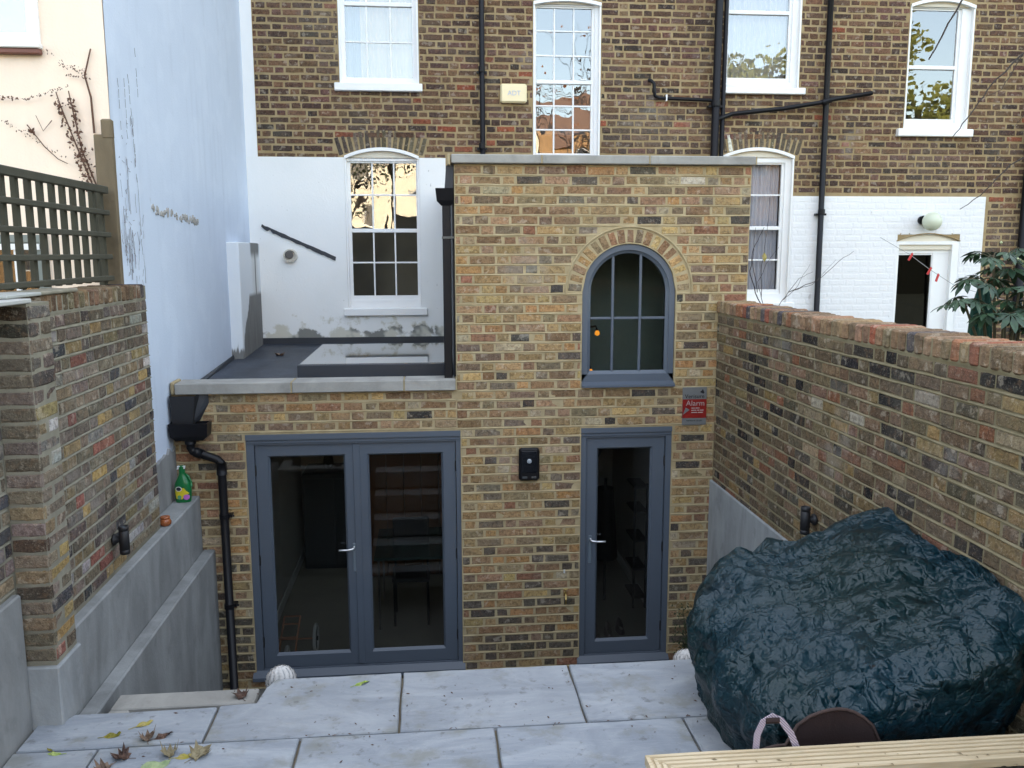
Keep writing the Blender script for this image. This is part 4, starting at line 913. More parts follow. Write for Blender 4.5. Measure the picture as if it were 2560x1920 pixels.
# sensor box, sign, tap
t = thing('outdoor_unit', 'small black rounded unit on the brick between the glazed doors', 'wall unit', (-.447,-.03,1.81))
mb = MB(); mb.bbox((-.534,-.055,1.672),(-.361,-.004,1.953),.016); wobj(mb, 'housing', BLACKP, t)
mb = MB(); mb.bbox((-.515,-.060,1.745),(-.380,-.054,1.930),.006); wobj(mb, 'cover', m_plain('black_gloss_cover',(0.008,0.009,0.012),.12,.02), t)
for a,b in ((-.507,-.465),(-.43,-.388)):
    mb = MB(); mb.bbox((a,-.060,1.695),(b,-.0545,1.712),.003); wobj(mb, 'vent_slot', m_plain('slot_grey',(0.05,0.055,0.06),.4) if 'slot_grey' not in bpy.data.materials else bpy.data.materials['slot_grey'], t)
mb = MB(); mb.lathe([(.018,0),(.020,.004),(.012,.008),(.001,.009)], 14, (0,0,0), Matrix.Translation((-.448,-.060,1.845)) @ Matrix.Rotation(pi/2,4,'X')); wobj(mb, 'lens', m_plain('lens_grey',(0.30,0.33,0.36),.2), t)
t = thing('alarm_sign', 'red and grey alarm warning sign on the brick beside the arched window', 'sign', (.97,-.01,2.28))
SG = m_plain('sign_grey',(0.15,0.155,0.155),.35,.15); SR = m_plain('sign_red',(0.22,0.012,0.010),.35,.1); SK = m_plain('sign_black',(0.01,0.01,0.014),.4); SW = m_plain('sign_pale',(0.34,0.28,0.27),.5)
mb = MB(); mb.bbox((.866,-.014,2.115),(1.076,-.009,2.441),.002); wobj(mb, 'plate', SG, t)
mb = MB(); mb.box((.8665,-.0155,2.176),(1.0755,-.0142,2.338)); wobj(mb, 'red_band', SR, t)
adopt(mesh_text('Verisure', .050, 'lettering', SK, None, (.971,-.0148,2.362), squash=1.0), t)
adopt(mesh_text('Alarm', .066, 'lettering', SW, None, (.978,-.0162,2.302)), t)
mb = MB()
for zz, wds in ((2.262,(.03,.035)),(2.243,(.045,.02,.03)),(2.224,(.05,.045))):
    xx = .944
    for w_ in wds: mb.box((xx,-.0166,zz-.004),(xx+w_,-.0157,zz+.004)); xx += w_+.006
wobj(mb, 'small_print', SW, t)
adopt(mesh_text('verisure.co.uk', .024, 'lettering', SK, None, (.971,-.0148,2.155)), t)
mb = MB(); mb.prism([(.872,2.205),(.93,2.248),(.895,2.268),(.884,2.240)], 'y', -.0166, -.0157); wobj(mb, 'arrow_mark', SG, t)
mb = MB(); mb.prism([(1.015,2.40),(1.045,2.385),(1.055,2.395),(1.04,2.425),(1.03,2.41)], 'y', -.0156, -.0145); wobj(mb, 'logo_mark', SK, t)
t = thing('garden_tap', 'small brass garden tap low on the brick beside the single door', 'tap', (-.13,-.03,.63))
mb = MB(); mb.tube([(-.13,-.005,.655),(-.13,-.05,.655),(-.13,-.065,.645),(-.13,-.068,.615)], [.010,.010,.010,.008], 10); mb.lathe([(.006,.66),(.006,.69),(.014,.695),(.014,.70)], 10, (-.13,-.045,0)); wobj(mb, 'body', BRASS, t, smooth=True)
mb = MB(); mb.tube([(-.152,-.045,.703),(-.108,-.045,.703)], .005, 8); wobj(mb, 'lever', BRASS, t); mb = MB(); mb.tube([(-.13,-.068,.615),(-.13,-.068,.575)], .007, 8); wobj(mb, 'spout', BRASS, t)
mb = MB(); mb.bbox((-.145,-.008,.83),(-.128,-.002,.862),.003); o = mb.obj('cable_clip', m_plain('clip_pale',(0.5,0.5,0.48))); tag(origin_to(o,(-.136,-.005,.84)), 'tiny pale clip on the brick above the garden tap', 'clip')

# up and down wall lamps
def uplight(x, y, z, sgn, label):
    t = thing('wall_lamp', label, 'wall lamp', (x,y,z), group=None)
    mb = MB(); mb.lathe([(.026,-.088),(.030,-.085),(.030,-.062),(.0275,-.060),(.0275,-.057),(.030,-.055),(.030,.058),(.0275,.060),(.0275,.063),(.030,.065),(.030,.088),(.026,.090),(.022,.080)], 24, (x,y,z)); wobj(mb, 'tube', BLACKM, t, smooth=True)
    mb = MB(); mb.lathe([(.021,.0795),(.0,.081)], 16, (x,y,z)); wobj(mb, 'lens', m_plain('lamp_lens',(0.25,0.33,0.38),.1) if 'lamp_lens' not in bpy.data.materials else bpy.data.materials['lamp_lens'], t)
    mb = MB(); mb.lathe([(.032,0),(.036,.006),(.036,.016),(.024,.022),(.016,.045)], 20, (0,0,0), Matrix.Translation((x+sgn*.066,y,z+.005)) @ Matrix.Rotation(-sgn*pi/2,4,'Y')); wobj(mb, 'wall_rose', BLACKM, t, smooth=True)
uplight(-3.148,-1.775,1.835,-1,'black cylinder wall lamp on the left brick wall above the cement ledge')
uplight(1.075,-2.02,1.90,1,'black cylinder wall lamp on the right brick wall above the tarpaulin')

# plant food bottle and clay pot on the ledge
t = thing('plant_food_bottle', 'green plastic bottle with a yellow label on the cement ledge', 'bottle', (-3.24,-.17,1.613))
GRN = m_plain('green_plastic',(0.005,0.13,0.035),.3,.08); cx, cy, cz = -3.24, -.17, 1.615
def bot(u, v):
    prof = [(0,.058,.040),(.03,.062,.042),(.10,.066,.044),(.15,.060,.042),(.19,.040,.034),(.215,.028,.026),(.225,.024,.024),(.27,.022,.022)]
    h = v*.27; 
    for (h0,a0,b0),(h1,a1,b1) in zip(prof[:-1],prof[1:]):
        if h <= h1+1e-9: k_ = (h-h0)/(h1-h0); a = a0+(a1-a0)*k_; b = b0+(b1-b0)*k_; break
    w = 2*pi*u; e = 2/2.6; c_, s_ = cos(w), sin(w)
    return (cx+a*abs(c_)**e*(1 if c_>=0 else -1), cy+b*abs(s_)**e*(1 if s_>=0 else -1), cz+h)
mb = MB(); mb.grid(bot, 28, 24); mb.add([bot(i/28,0) for i in range(28)],[tuple(reversed(range(28)))]); wobj(mb, 'body', GRN, t, smooth=True)
mb = MB(); mb.lathe([(.021,.262),(.023,.266),(.023,.285),(.018,.292),(.001,.293)], 16, (cx,cy,cz)); wobj(mb, 'cap', GRN, t)
mb = MB(); mb.bbox((cx-.034,cy-.018,cz+.278),(cx+.026,cy+.006,cz+.292),.004); mb.prism([(cx-.036,cz+.262),(cx-.022,cz+.268),(cx-.02,cz+.29),(cx-.032,cz+.284)],'y',cy-.02,cy); mb.prism([(cx+.016,cz+.268),(cx+.026,cz+.27),(cx+.028,cz+.292),(cx+.018,cz+.29)],'y',cy-.02,cy); wobj(mb, 'spray_head', m_plain('pale_plastic',(0.6,0.62,0.62)), t)
mb = MB(); mb.tube([(cx+.020,cy,cz+.225),(cx+.045,cy-.002,cz+.205),(cx+.062,cy-.002,cz+.16),(cx+.066,cy-.002,cz+.12)], [.008,.010,.011,.010], 8); wobj(mb, 'carry_handle', GRN, t, smooth=True)
def on_front(px, pz, off=.0015):
    a_, b_ = .066, .044; k_ = min(.97, abs(px)/a_); yb = b_*(1-k_**2.6)**(1/2.6); return (cx+px, cy-yb-off, cz+pz)
def patch(poly, m, name, off):
    mb = MB(); n = len(poly); c_ = (sum(p[0] for p in poly)/n, sum(p[1] for p in poly)/n); V = [on_front(*c_, off)]; 
    rings = 4
    for k_ in range(1,rings+1):
        for p in poly: V.append(on_front(c_[0]+(p[0]-c_[0])*k_/rings, c_[1]+(p[1]-c_[1])*k_/rings, off))
    F = [(0,1+i,1+(i+1)%n) for i in range(n)]+[(1+q*n+i,1+(q+1)*n+i,1+(q+1)*n+(i+1)%n,1+q*n+(i+1)%n) for q in range(rings-1) for i in range(n)]
    mb.add(V, F); return wobj(mb, name, m, t)
el = lambda x,z,a,b,n=14: [(x+a*cos(2*pi*i/n), z+b*sin(2*pi*i/n)) for i in range(n)]
patch([(-.045,.035),(-.03,.03),(.0,.028),(.03,.055),(.055,.075),(.035,.095),(.02,.118),(-.01,.122),(-.05,.108),(-.05,.07)], m_plain('label_yellow',(0.62,0.50,0.02),.4,.04), 'label', .0025)
patch(el(-.022,.112,.026,.020), m_plain('label_white',(0.7,0.7,0.68)), 'label_ring', .0030); patch(el(-.022,.112,.020,.015), m_plain('label_black',(0.02,0.02,0.03)), 'label_badge', .0040)
patch(el(.035,.045,.024,.022), m_plain('label_pink',(0.42,0.12,0.42)), 'flower_print', .0040); patch(el(-.018,.045,.016,.018), m_plain('label_green',(0.10,0.32,0.16)), 'green_print', .0040)
t = thing('clay_pot', 'small glazed clay pot on the cement ledge behind the brick wall', 'pot', (-3.195,-.80,1.613))
CL = m_plain('orange_glaze',(0.30,0.09,0.03),.25,.2); mb = MB(); mb.lathe([(.028,0),(.040,.012),(.043,.03),(.034,.046),(.032,.050)], 20, (-3.200,-.795,1.614)); wobj(mb, 'lower_bowl', CL, t, smooth=True)
mb = MB(); mb.lathe([(.030,.05),(.034,.054),(.036,.062),(.030,.068),(.022,.066)], 20, (-3.203,-.79,1.614)); wobj(mb, 'lid', CL, t, smooth=True)

# cone finials each side of the steps
def finial(x, y, z, s, label):
    t = thing('stone_finial', label, 'finial', (x,y,z-.3), group=None)
    W_ = m_plain('chalky_white',(0.62,0.60,0.58),.85,.3,20,bump=.5) if 'chalky_white' not in bpy.data.materials else bpy.data.materials['chalky_white']
    mb = MB(); mb.lathe([(s*.5,-s*1.0),(s*.55,-s*.9),(s*.9,-s*.3),(s*.93,0),(s*.85,s*.45),(s*.5,s*.85),(.002,s*.97)], 20, (x,y,z)); mb.box((x-.09,y-.09,z-.40),(x+.09,y+.09,z-s*.95)); wobj(mb, 'core', CONC, t, smooth=False)
    mb = MB(); n = 15
    for k_ in range(11):
        el_ = radians(-62+k_*14.2); rr_ = s*cos(el_); m = max(3, int(n*cos(el_)+.5))
        for i in range(m):
            a = 2*pi*(i+.5*(k_%2))/m; c_ = Vector((cos(a)*cos(el_), sin(a)*cos(el_), sin(el_))); tng = Vector((-sin(a),cos(a),0)); upv = c_.cross(tng); w_ = s*.30; h_ = s*.34
            P0 = Vector((x,y,z))+c_*s*.93; tip = P0+upv*h_+c_*s*.12
            mb.add([P0-tng*w_*.6, P0+c_*s*.05-upv*h_*.3, P0+tng*w_*.6, P0+tng*w_*.5+upv*h_*.55+c_*s*.07, tip, P0-tng*w_*.5+upv*h_*.55+c_*s*.07, P0+c_*s*.11+upv*h_*.2],[(0,1,6),(1,2,6),(2,3,6),(3,4,6),(4,5,6),(5,0,6)])
    wobj(mb, 'scales', W_, t, kind='stuff')
finial(-2.128,-2.40,1.185,.082,'white scaly cone finial beside the terrace edge, below the double doors')
finial(.215,-2.40,1.175,.078,'white scaly cone finial half hidden at the terrace edge by the tarpaulin')
# ------------------------------------------------------------------ tarpaulin over a heap on the terrace
def tarp():
    cx, cy = .60, -3.36; NU, NV = 300, 170
    N = mnoise.noise
    def top(x, y):
        a = max(0,min(1,(x-.0)/1.12)); b = (y+4.0)/1.25
        z = (1.70*(1-a)+2.16*a)*(1-b)+(1.85*(1-a)+2.21*a)*b
        z += .045*sin(pi*min(1,max(0,a)))*sin(pi*min(1,max(0,b)))
        z += .05*N(Vector((x*2.3,y*2.3,4.1)))
        z += .03*math.exp(-((x-.98)**2+(y+3.02)**2)/.03)
        return z
    V = []
    for j in range(NV+1):
        t = j/NV
        for i in range(NU):
            w = 2*pi*i/NU; c, s = cos(w), sin(w)
            ax = 1.0 if c > 0 else .57; ay = .66 if s > 0 else .78; e = 2/3.0
            ex, ey = ax*abs(c)**e*(1 if c>0 else -1), ay*abs(s)**e*(1 if s>0 else -1)
            T = .68
            if t < T:
                k = t/T; rr_ = k**.85; x, y = cx+ex*rr_*.97, cy+ey*rr_*.97; zt = top(x, y); z = zt-.055*max(0,(k-.80)/.2)**2; drop = 0
            else:
                k = (t-T)/(1-T); bul = .97+.05*sin(pi*min(1,k*1.5))-.05*k; x, y = cx+ex*bul, cy+ey*bul
                zt = top(cx+ex*.97, cy+ey*.97)-.055; z = zt+(1.333-zt)*(k**.9); drop = k
            V.append([x, y, z, t, w, drop])
    A = np.array([v[:3] for v in V]); P = []
    ctr = np.array([cx, cy, 1.5])
    for (x, y, z, t, w, drop) in V:
        p = Vector((x, y, z)); q = p*1.0
        n1 = N(q*2.2+Vector((9,0,0))); n4 = N(q*24); n5 = N(q*47)
        wq = q+Vector((N(q*3), N(q*3+Vector((5,5,5))), N(q*3+Vector((9,1,4)))))*.09
        vz = lambda f_, k_: mnoise.voronoi(Vector((wq.x*f_, wq.y*f_, wq.z*f_+k_)))[0]
        c1 = vz(5.0, 1); c2 = vz(11.0, 7); c3 = vz(24.0, 3)
        n2 = N(wq*4.5); n3 = N(wq*10+Vector((3,1,8))); n6 = N(Vector((wq.x*2.2+wq.y*5.5, wq.y*1.2-wq.x*1.5, wq.z*3))); rd = (c1[0]-.35)*.012+(c2[0]-.35)*.006-abs(n2)*.045-abs(n6)*.050-abs(n3)*.016-abs(n4)*.003+n1*.03+.024
        # gathered folds running down the flanks and pulled lines over the top
        fold = (1-abs(N(Vector((w*4.2, t*1.1, 2)))*2.4))*.030+(1-abs(N(Vector((w*10, t*2.0, 6)))*2.2))*.010
        amp = min(1, max(0, (t-.25)/.45)); 
        d = Vector((x-cx, y-cy, (z-1.2)*1.4 if t < .68 else .25*(1-drop))).normalized()
        if t > .985: rd *= .3
        o = p+d*(rd+fold*amp*.9)
        if drop > 0 and sin(w) < .3: o.x -= (o.x-cx)*.16*drop*max(0,-sin(w)+.1); o.y -= (o.y-cy)*.20*min(1,drop*1.6)*max(0,-sin(w))
        o.z = max(1.334, o.z); o.x = min(o.x, 1.108+.006*n4); P.append(o)
    F = []
    for j in range(NV):
        for i in range(NU):
            i2 = (i+1)%NU; F.append((j*NU+i, (j+1)*NU+i, (j+1)*NU+i2, j*NU+i2))
    # flap edge: a loose hem folded over the front right
    mb = MB(); mb.add(P, F)
    k = NT('dark_green_tarpaulin'); p = k.pos(); oi = k.noise(p, 1.6, 4); 
    wc = k.n('TexNoise'); k.l(p, wc.inputs['Vector']); wc.inputs['Scale'].default_value = 7; wc.inputs['Detail'].default_value = 3
    def vm(op, a, b=None, sc=None):
        q = k.n('VectorMath'); q.operation = op; k.l(a, q.inputs[0])
        if isinstance(b, tuple): q.inputs[1].default_value = b
        elif b is not None: k.l(b, q.inputs[1])
        if sc is not None: q.inputs['Scale'].default_value = sc
        return q.outputs[0]
    pw = vm('ADD', p, vm('SCALE', vm('SUBTRACT', wc.outputs['Color'], (.5,.5,.5)), sc=.11))
    tilt = None                                   # crumpled sheet: small flat facets with sharp edges, each leaning its own way
    for scl, amt, st, rot in ((5.5, .22, (1,.38,.6), .5), (14, .50, (.40,1,.8), .2), (26, .62, (1,.45,.7), .9), (50, .50, (.6,1,1), 0)):
        v_ = k.n('TexVoronoi'); v_.feature = 'F1'; k.l(k.map(pw, st, (scl*.1,.3,.2), (0,.2,rot)), v_.inputs['Vector']); v_.inputs['Scale'].default_value = scl
        c_ = vm('SCALE', vm('SUBTRACT', v_.outputs['Color'], (.5,.5,.5)), sc=amt); tilt = c_ if tilt is None else vm('ADD', tilt, c_)
    ng = k.n('NewGeometry'); nn = vm('NORMALIZE', vm('ADD', ng.outputs['Normal'], tilt))
    c = k.mix(k.step(oi, .35, .7), (0.0025,0.018,0.021), (0.003,0.023,0.036)); dust = k.noise(k.map(p,(1,1,1),(2,5,3)), 2.8, 5, .6)
    c = k.mix(k.math('MULTIPLY', k.step(dust, .55, .75), .22), c, (0.08,0.085,0.10)); sp = k.noise(p, 60, 2); c = k.mix(k.math('MULTIPLY', k.step(sp,.77,.79), .5), c, (.4,.38,.34))
    w2 = k.noise(pw, 90, 4, .6, .8); ve = k.n('TexVoronoi'); ve.feature = 'DISTANCE_TO_EDGE'; k.l(k.map(pw, (1,.5,.8), (1,2,3), (0,.2,.4)), ve.inputs['Vector']); ve.inputs['Scale'].default_value = 13
    ve2 = k.n('TexVoronoi'); ve2.feature = 'DISTANCE_TO_EDGE'; k.l(k.map(pw, (.5,1,.8), (4,2,1), (0,.3,.9)), ve2.inputs['Vector']); ve2.inputs['Scale'].default_value = 30
    hh = k.math('ADD', k.math('MULTIPLY', k.step(ve.outputs['Distance'], 0, .12), 1.0), k.math('ADD', k.math('MULTIPLY', k.step(ve2.outputs['Distance'], 0, .15), .45), k.math('MULTIPLY', w2, .2)))
    M = k.fin(c, k.math('MULTIPLY_ADD', dust, .22, .26), k.bump(hh, .5, .009, nn), spec=.40)
    o = mb.obj('tarpaulin', M, None, smooth=True)
    return tag(origin_to(o, (cx, cy, 1.333)), 'crumpled dark green tarpaulin draped over a heap on the terrace', 'tarpaulin')
tarp()
# bag standing behind the planter board
t = thing('garden_bag', 'dark red brown bag with pale striped loop handle behind the timber board', 'bag', (.26,-4.165,1.33))
def bagpt(u, v): 
    w = 2*pi*u; s = 1+.06*v; x = .20+.29*s*cos(w)+.01*sin(w*5)
    return (x, -4.180+.070*s*sin(w)+.006*sin(w*7), 1.335+.36*v+(.138 if sin(w) > 0 else .0)*min(1,abs(sin(w))*3)*v**6*sqrt(max(0,1-((x-.265)/.175)**2)))
BG = m_plain('brown_red_cloth',(0.022,0.010,0.009),.8,.3,14,bump=.4)
mb = MB(); mb.grid(bagpt, 48, 12); wobj(mb, 'body', BG, t, smooth=True)
mb = MB(); mb.tube([bagpt(i/48,1) for i in range(49)], .007, 6); wobj(mb, 'rim', m_plain('rim_cloth',(0.045,0.026,0.022),.8), t, smooth=True)
k = NT('striped_webbing'); q = k.obj(); wv = k.n('TexWave'); k.l(k.map(q,(1,1,1),rot=(0,.8,0)), wv.inputs[0]); wv.inputs['Scale'].default_value = 42; wv.inputs['Distortion'].default_value = 1
WEB = k.fin(k.mix(k.step(wv.outputs[1], .35, .6), (0.50,0.44,0.50), (0.22,0.17,0.22)), .8, k.bump(wv.outputs[1], .3, .002))
mb = MB(); pts = [(-.103,1.69),(-.106,1.78),(-.102,1.842),(-.082,1.888),(-.046,1.908),(-.012,1.890),(.024,1.840),(.050,1.78),(.064,1.69)]
V = []
for i,(x,z) in enumerate(pts):
    tx, tz = (pts[min(i+1,8)][0]-pts[max(i-1,0)][0]), (pts[min(i+1,8)][1]-pts[max(i-1,0)][1]); L = hypot(tx,tz); nx, nz = -tz/L, tx/L
    for s in (-.012,.012): V += [(x+nx*s,-4.262-.002*abs(i-4),z+nz*s)]
    for s in (.012,-.012): V += [(x+nx*s,-4.258-.002*abs(i-4),z+nz*s)]
mb.add(V, [(i*4+a, i*4+(a+1)%4, i*4+4+(a+1)%4, i*4+4+a) for i in range(8) for a in range(4)]); wobj(mb, 'handle', WEB, t)
mb = MB(); mb.tube([(-.072,-4.258,1.893),(-.022,-4.258,1.893)], .0135, 8); wobj(mb, 'handle_grip', BG, t)
# raised bed: grooved board, sides, soil
BED = thing('raised_bed', 'raised timber bed with a pale grooved top board in the right foreground', 'raised bed', (.3,-4.35,1.24))
def groove_prof():
    pr = []; n = 6; W_ = .140
    for i in range(n):
        a = W_*i/n; b = W_*(i+1)/n; m = (b-a)
        pr += [(a+m*.05, .0), (a+m*.60, .0), (a+m*.68, -.009), (a+m*.97, -.009)]
    return [(0,-.003)]+pr[:-2]+[(W_-.003,0),(W_,-.003)]
PR = groove_prof(); TZ = 1.80
def board(name, fn0, fn1):
    mb = MB(); n = len(PR); K = 40; V = []
    for j in range(K+1):
        for (w, dz) in PR: a, b = fn0(w), fn1(w); tt = j/K; V.append((a[0]+(b[0]-a[0])*tt, a[1]+(b[1]-a[1])*tt, TZ+dz+.0015*mnoise.noise(Vector((a[0]+(b[0]-a[0])*tt*5,w*60,0)))))
    m0 = len(V)
    for j in (0, K):
        for (w, dz) in PR: V.append((V[j*n+PR.index((w,dz))][0], V[j*n+PR.index((w,dz))][1], TZ-.035))
    F = [(j*n+i, (j+1)*n+i, (j+1)*n+i+1, j*n+i+1) for j in range(K) for i in range(n-1)]
    F += [(0, m0, m0+n, K*n), (n-1, K*n+n-1, m0+2*n-1, m0+n-1)]
    F += [(i, i+1, m0+i+1, m0+i) for i in range(n-1)]+[(K*n+i, m0+n+i, m0+n+i+1, K*n+i+1) for i in range(n-1)]
    mb.add(V, F); return wobj(mb, name, WOOD, BED)
board('top_board', lambda w: (-.52+w, -4.283-w), lambda w: (1.125, -4.286-w))
board('top_board', lambda w: (-.5215+w, -4.285-w), lambda w: (-.522+w, -6.2))
mb = MB(); mb.box((-.49,-4.35,1.24),(1.12,-4.31,TZ-.036)); wobj(mb, 'side_board', WOOD, BED); mb = MB(); mb.box((-.49,-6.2,1.24),(-.45,-4.351,TZ-.036)); wobj(mb, 'side_board', WOOD, BED)
rr = random.Random(3)
mb = MB(); mb.grid(lambda u,v: (-.445+1.565*u, -6.2+1.845*v, 1.755+.022*mnoise.noise(Vector((u*30,v*35,0)))+.012*mnoise.noise(Vector((u*90,v*100,2)))), 160, 180); so = wobj(mb, 'soil', SOIL, BED); so['kind'] = 'stuff'
mb = MB()
for i in range(160):
    x, y = rr.uniform(-.35,1.1), rr.uniform(-4.75,-4.36) if rr.random()<.8 else rr.uniform(-4.42,-4.30); z = 1.775 if y < -4.43 else TZ+.001; a = rr.uniform(0,pi); L = rr.uniform(.004,.012)
    if y > -4.43 and rr.random() < .6: continue
    mb.add([(x-cos(a)*L,y-sin(a)*L,z),(x+sin(a)*L*.4,y-cos(a)*L*.4,z+.003),(x+cos(a)*L,y+sin(a)*L,z),(x-sin(a)*L*.4,y+cos(a)*L*.4,z+.003)],[(0,1,2,3)])
o = wobj(mb, 'litter', m_plain('litter_tan',(0.22,0.17,0.10),.9,.6,40), BED); o['kind'] = 'stuff'

# ------------------------------------------------------------------ fallen leaves
def leaf_mat(name, c1, c2):
    k = NT(name); q = k.obj(); n = k.noise(k.map(q,(1,1,1)), 60, 4); p = k.pos(); n2 = k.noise(p, 25, 3)
    return k.fin(k.mix(k.step(n2, .35, .65), c1, c2), .6, k.bump(n, .5, .002), spec=.3)
LM = {'yellow': leaf_mat('yellow_leaf',(0.30,0.26,0.04),(0.38,0.31,0.12)), 'olive': leaf_mat('olive_leaf',(0.15,0.14,0.02),(0.30,0.24,0.04)), 'brown': leaf_mat('brown_leaf',(0.10,0.065,0.045),(0.20,0.14,0.10)),
      'dark': leaf_mat('dark_leaf',(0.05,0.028,0.022),(0.12,0.07,0.05)), 'tan': leaf_mat('tan_leaf',(0.19,0.155,0.09),(0.27,0.23,0.14)), 'green': leaf_mat('pale_green_leaf',(0.20,0.27,0.14),(0.32,0.38,0.20)), 'bright': leaf_mat('lime_leaf',(0.24,0.33,0.06),(0.35,0.42,0.14))}
def fallen(x, y, z, L, kind, style, rot, curl, label, sd_):
    r = random.Random(sd_)
    if style == 'maple': rim = [(0,-.5),(.08,-.42),(.30,-.46),(.27,-.28),(.55,-.20),(.40,-.05),(.62,.16),(.36,.16),(.34,.36),(.17,.24),(0,.62),(-.17,.24),(-.33,.38),(-.35,.15),(-.6,.18),(-.42,-.04),(-.55,-.2),(-.27,-.27),(-.28,-.45),(-.08,-.42)]
    else: rim = [(.02,-.52),(.09,-.40),(.18,-.22),(.22,.0),(.19,.2),(.11,.38),(0,.52),(-.11,.38),(-.19,.2),(-.22,0),(-.18,-.22),(-.08,-.40)]
    V = [(0,0)]; n = len(rim)
    for q in (.35,.7,1.0): V += [(a*q,b*q) for a,b in rim]
    P = []
    for a,b in V:
        rd = hypot(a,b); z_ = curl*(a*a*1.6+max(0,b)**2*.7)+.10*curl*sin(a*9+sd_)*rd+.30*mnoise.noise(Vector((a*3.2,b*3.2,sd_)))+.05*mnoise.noise(Vector((a*9,b*9,sd_)))
        P.append(Vector((a*L*(1-curl*.25*abs(a)), b*L, max(.0,z_+.03)*L)))
    F = [(0,1+i,1+(i+1)%n) for i in range(n)]+[(1+q*n+i,1+(q+1)*n+i,1+(q+1)*n+(i+1)%n,1+q*n+(i+1)%n) for q in range(2) for i in range(n)]
    mb = MB(); R = Matrix.Rotation(rot,4,'Z'); mb.add([R@p for p in P], F); mb.tube([R@Vector((0,.0*L,.03*L)), R@Vector((0,-.5*L,.03*L)), R@Vector((.04*L,-.85*L,.05*L))], .0014, 5)
    o = mb.obj('fallen_leaf', LM[kind], None, loc=(x,y,z)); md = o.modifiers.new('thick','SOLIDIFY'); md.thickness = .0009
    return tag(o, label, 'leaf', 'fallen leaves on the terrace')
ZT = 1.331
fallen(-2.66,-3.06,ZT,.085,'yellow','oval',-1.0,.55,'curled yellow leaf on the left paving slab, furthest from the camera',1)
fallen(-2.775,-3.15,ZT,.075,'olive','oval',-1.4,.35,'folded olive green leaf lying alone on the left slab',2)
fallen(-2.605,-3.185,ZT,.075,'brown','maple',.3,.95,'crumpled grey brown leaf touching a slimmer brown one',3)
fallen(-2.535,-3.175,ZT,.085,'dark','oval',-1.05,.7,'slim dark brown curled leaf beside the crumpled one',4)
fallen(-2.675,-3.335,ZT,.085,'dark','maple',1.3,.9,'dark tattered leaf just below the slab joint',5)
fallen(-2.465,-3.325,ZT,.08,'tan','maple',.2,1.1,'upright curled tan leaf on the slab joint',6)
fallen(-2.325,-3.345,ZT,.10,'tan','maple',-.7,.6,'broad flat tan lobed leaf, rightmost of the leaf cluster',7)
fallen(-2.50,-3.425,ZT,.13,'green','oval',-1.15,.18,'long pale green leaf at the lower edge of the cluster',8)
fallen(-2.395,-3.36,ZT,.07,'yellow','oval',-1.5,.2,'small pale yellow leaf between the green and the broad tan leaf',9)
fallen(-2.72,-3.425,ZT,.08,'brown','maple',2.5,.9,'grey brown leaf at the bottom edge near the left joint',10)
fallen(-2.985,-3.275,ZT,.065,'bright','oval',1.4,.2,'small yellow green leaf near the left wall foot',11)
fallen(-3.02,-3.24,ZT,.04,'olive','oval',.9,.4,'tiny orange olive leaf on the joint near the left wall',12)
fallen(-1.645,-2.755,ZT,.085,'bright','oval',-1.0,.12,'flat lime green leaf at the terrace edge below the double doors',13)
fallen(-2.325,-2.53,1.173,.085,'dark','maple',.5,.8,'dark shrivelled leaf on the pale capping below the terrace',14)
fallen(-2.85,2.25,2.50,.10,'brown','maple',.5,.5,'brown leaf on the flat roof left of the skylight',15)['group'] = 'leaves on the flat roof'
fallen(-1.83,.42,2.432,.07,'brown','maple',1.5,.6,'small brown leaf on the flat roof in front of the skylight',16)['group'] = 'leaves on the flat roof'
rr = random.Random(12); mb = MB()
for i in range(95):
    x = rr.uniform(-2.9,.3); y = rr.uniform(-3.55,-2.70); 
    if x < -2.34 and y > -2.95: continue
    if rr.random() < .3: y = -3.243+rr.uniform(-.006,.006)
    a = rr.uniform(0,pi); L = rr.uniform(.003,.013); w_ = L*rr.uniform(.2,.45); z = ZT+.0012; d = Vector((cos(a),sin(a),0)); n_ = Vector((-sin(a),cos(a),0)); p = Vector((x,y,z))
    mb.add([p-d*L, p-n_*w_+Vector((0,0,.002)), p+d*L+Vector((0,0,.002)), p+n_*w_, p+Vector((0,0,.005))],[(0,1,4),(1,2,4),(2,3,4),(3,0,4)])
o = mb.obj('leaf_debris', m_plain('debris_brown',(0.10,0.06,0.045),.9,.6,30)); tag(o, 'scattered tiny brown bits of twig and leaf on the terrace slabs', 'debris', kind='stuff')

# ------------------------------------------------------------------ plants
def fatsia_leaf(L, r):
    V = [Vector((0,0,0))]; F = []; nl = 7
    for i in range(nl):
        a = radians(-105+210*i/(nl-1)); ln = L*(1-.32*abs(i-3)/3); c_, s_ = sin(a), cos(a); pw = ln*.17
        pr = [(.30,.35),(.55,1.0),(.8,.7),(1.0,0)]; base = len(V); d = Vector((c_,s_,0)); n_ = Vector((s_,-c_,0))
        lft = [d*ln*t_+n_*pw*w_+Vector((0,0,-.35*ln*t_*t_+.02*L*(1-w_))) for t_,w_ in pr[:3]]; rgt = [d*ln*t_-n_*pw*w_+Vector((0,0,-.35*ln*t_*t_+.02*L*(1-w_))) for t_,w_ in pr[:3]]; mid = [d*ln*t_+Vector((0,0,-.35*ln*t_*t_-.012*L)) for t_,w_ in pr]
        V += lft+rgt+mid; l, g_, m = base, base+3, base+6
        F += [(0,l,m),(0,m,g_),(l,l+1,m+1,m),(l+1,l+2,m+2,m+1),(l+2,m+3,m+2),(m,m+1,g_+1,g_),(m+1,m+2,g_+2,g_+1),(m+2,m+3,g_+2)]
    return V, F
k = NT('glossy_dark_leaf'); n = k.noise(k.pos(), 9, 4); FM = k.fin(k.mix(k.step(n,.35,.7),(0.012,0.035,0.018),(0.035,0.075,0.035)), .38, spec=.45)
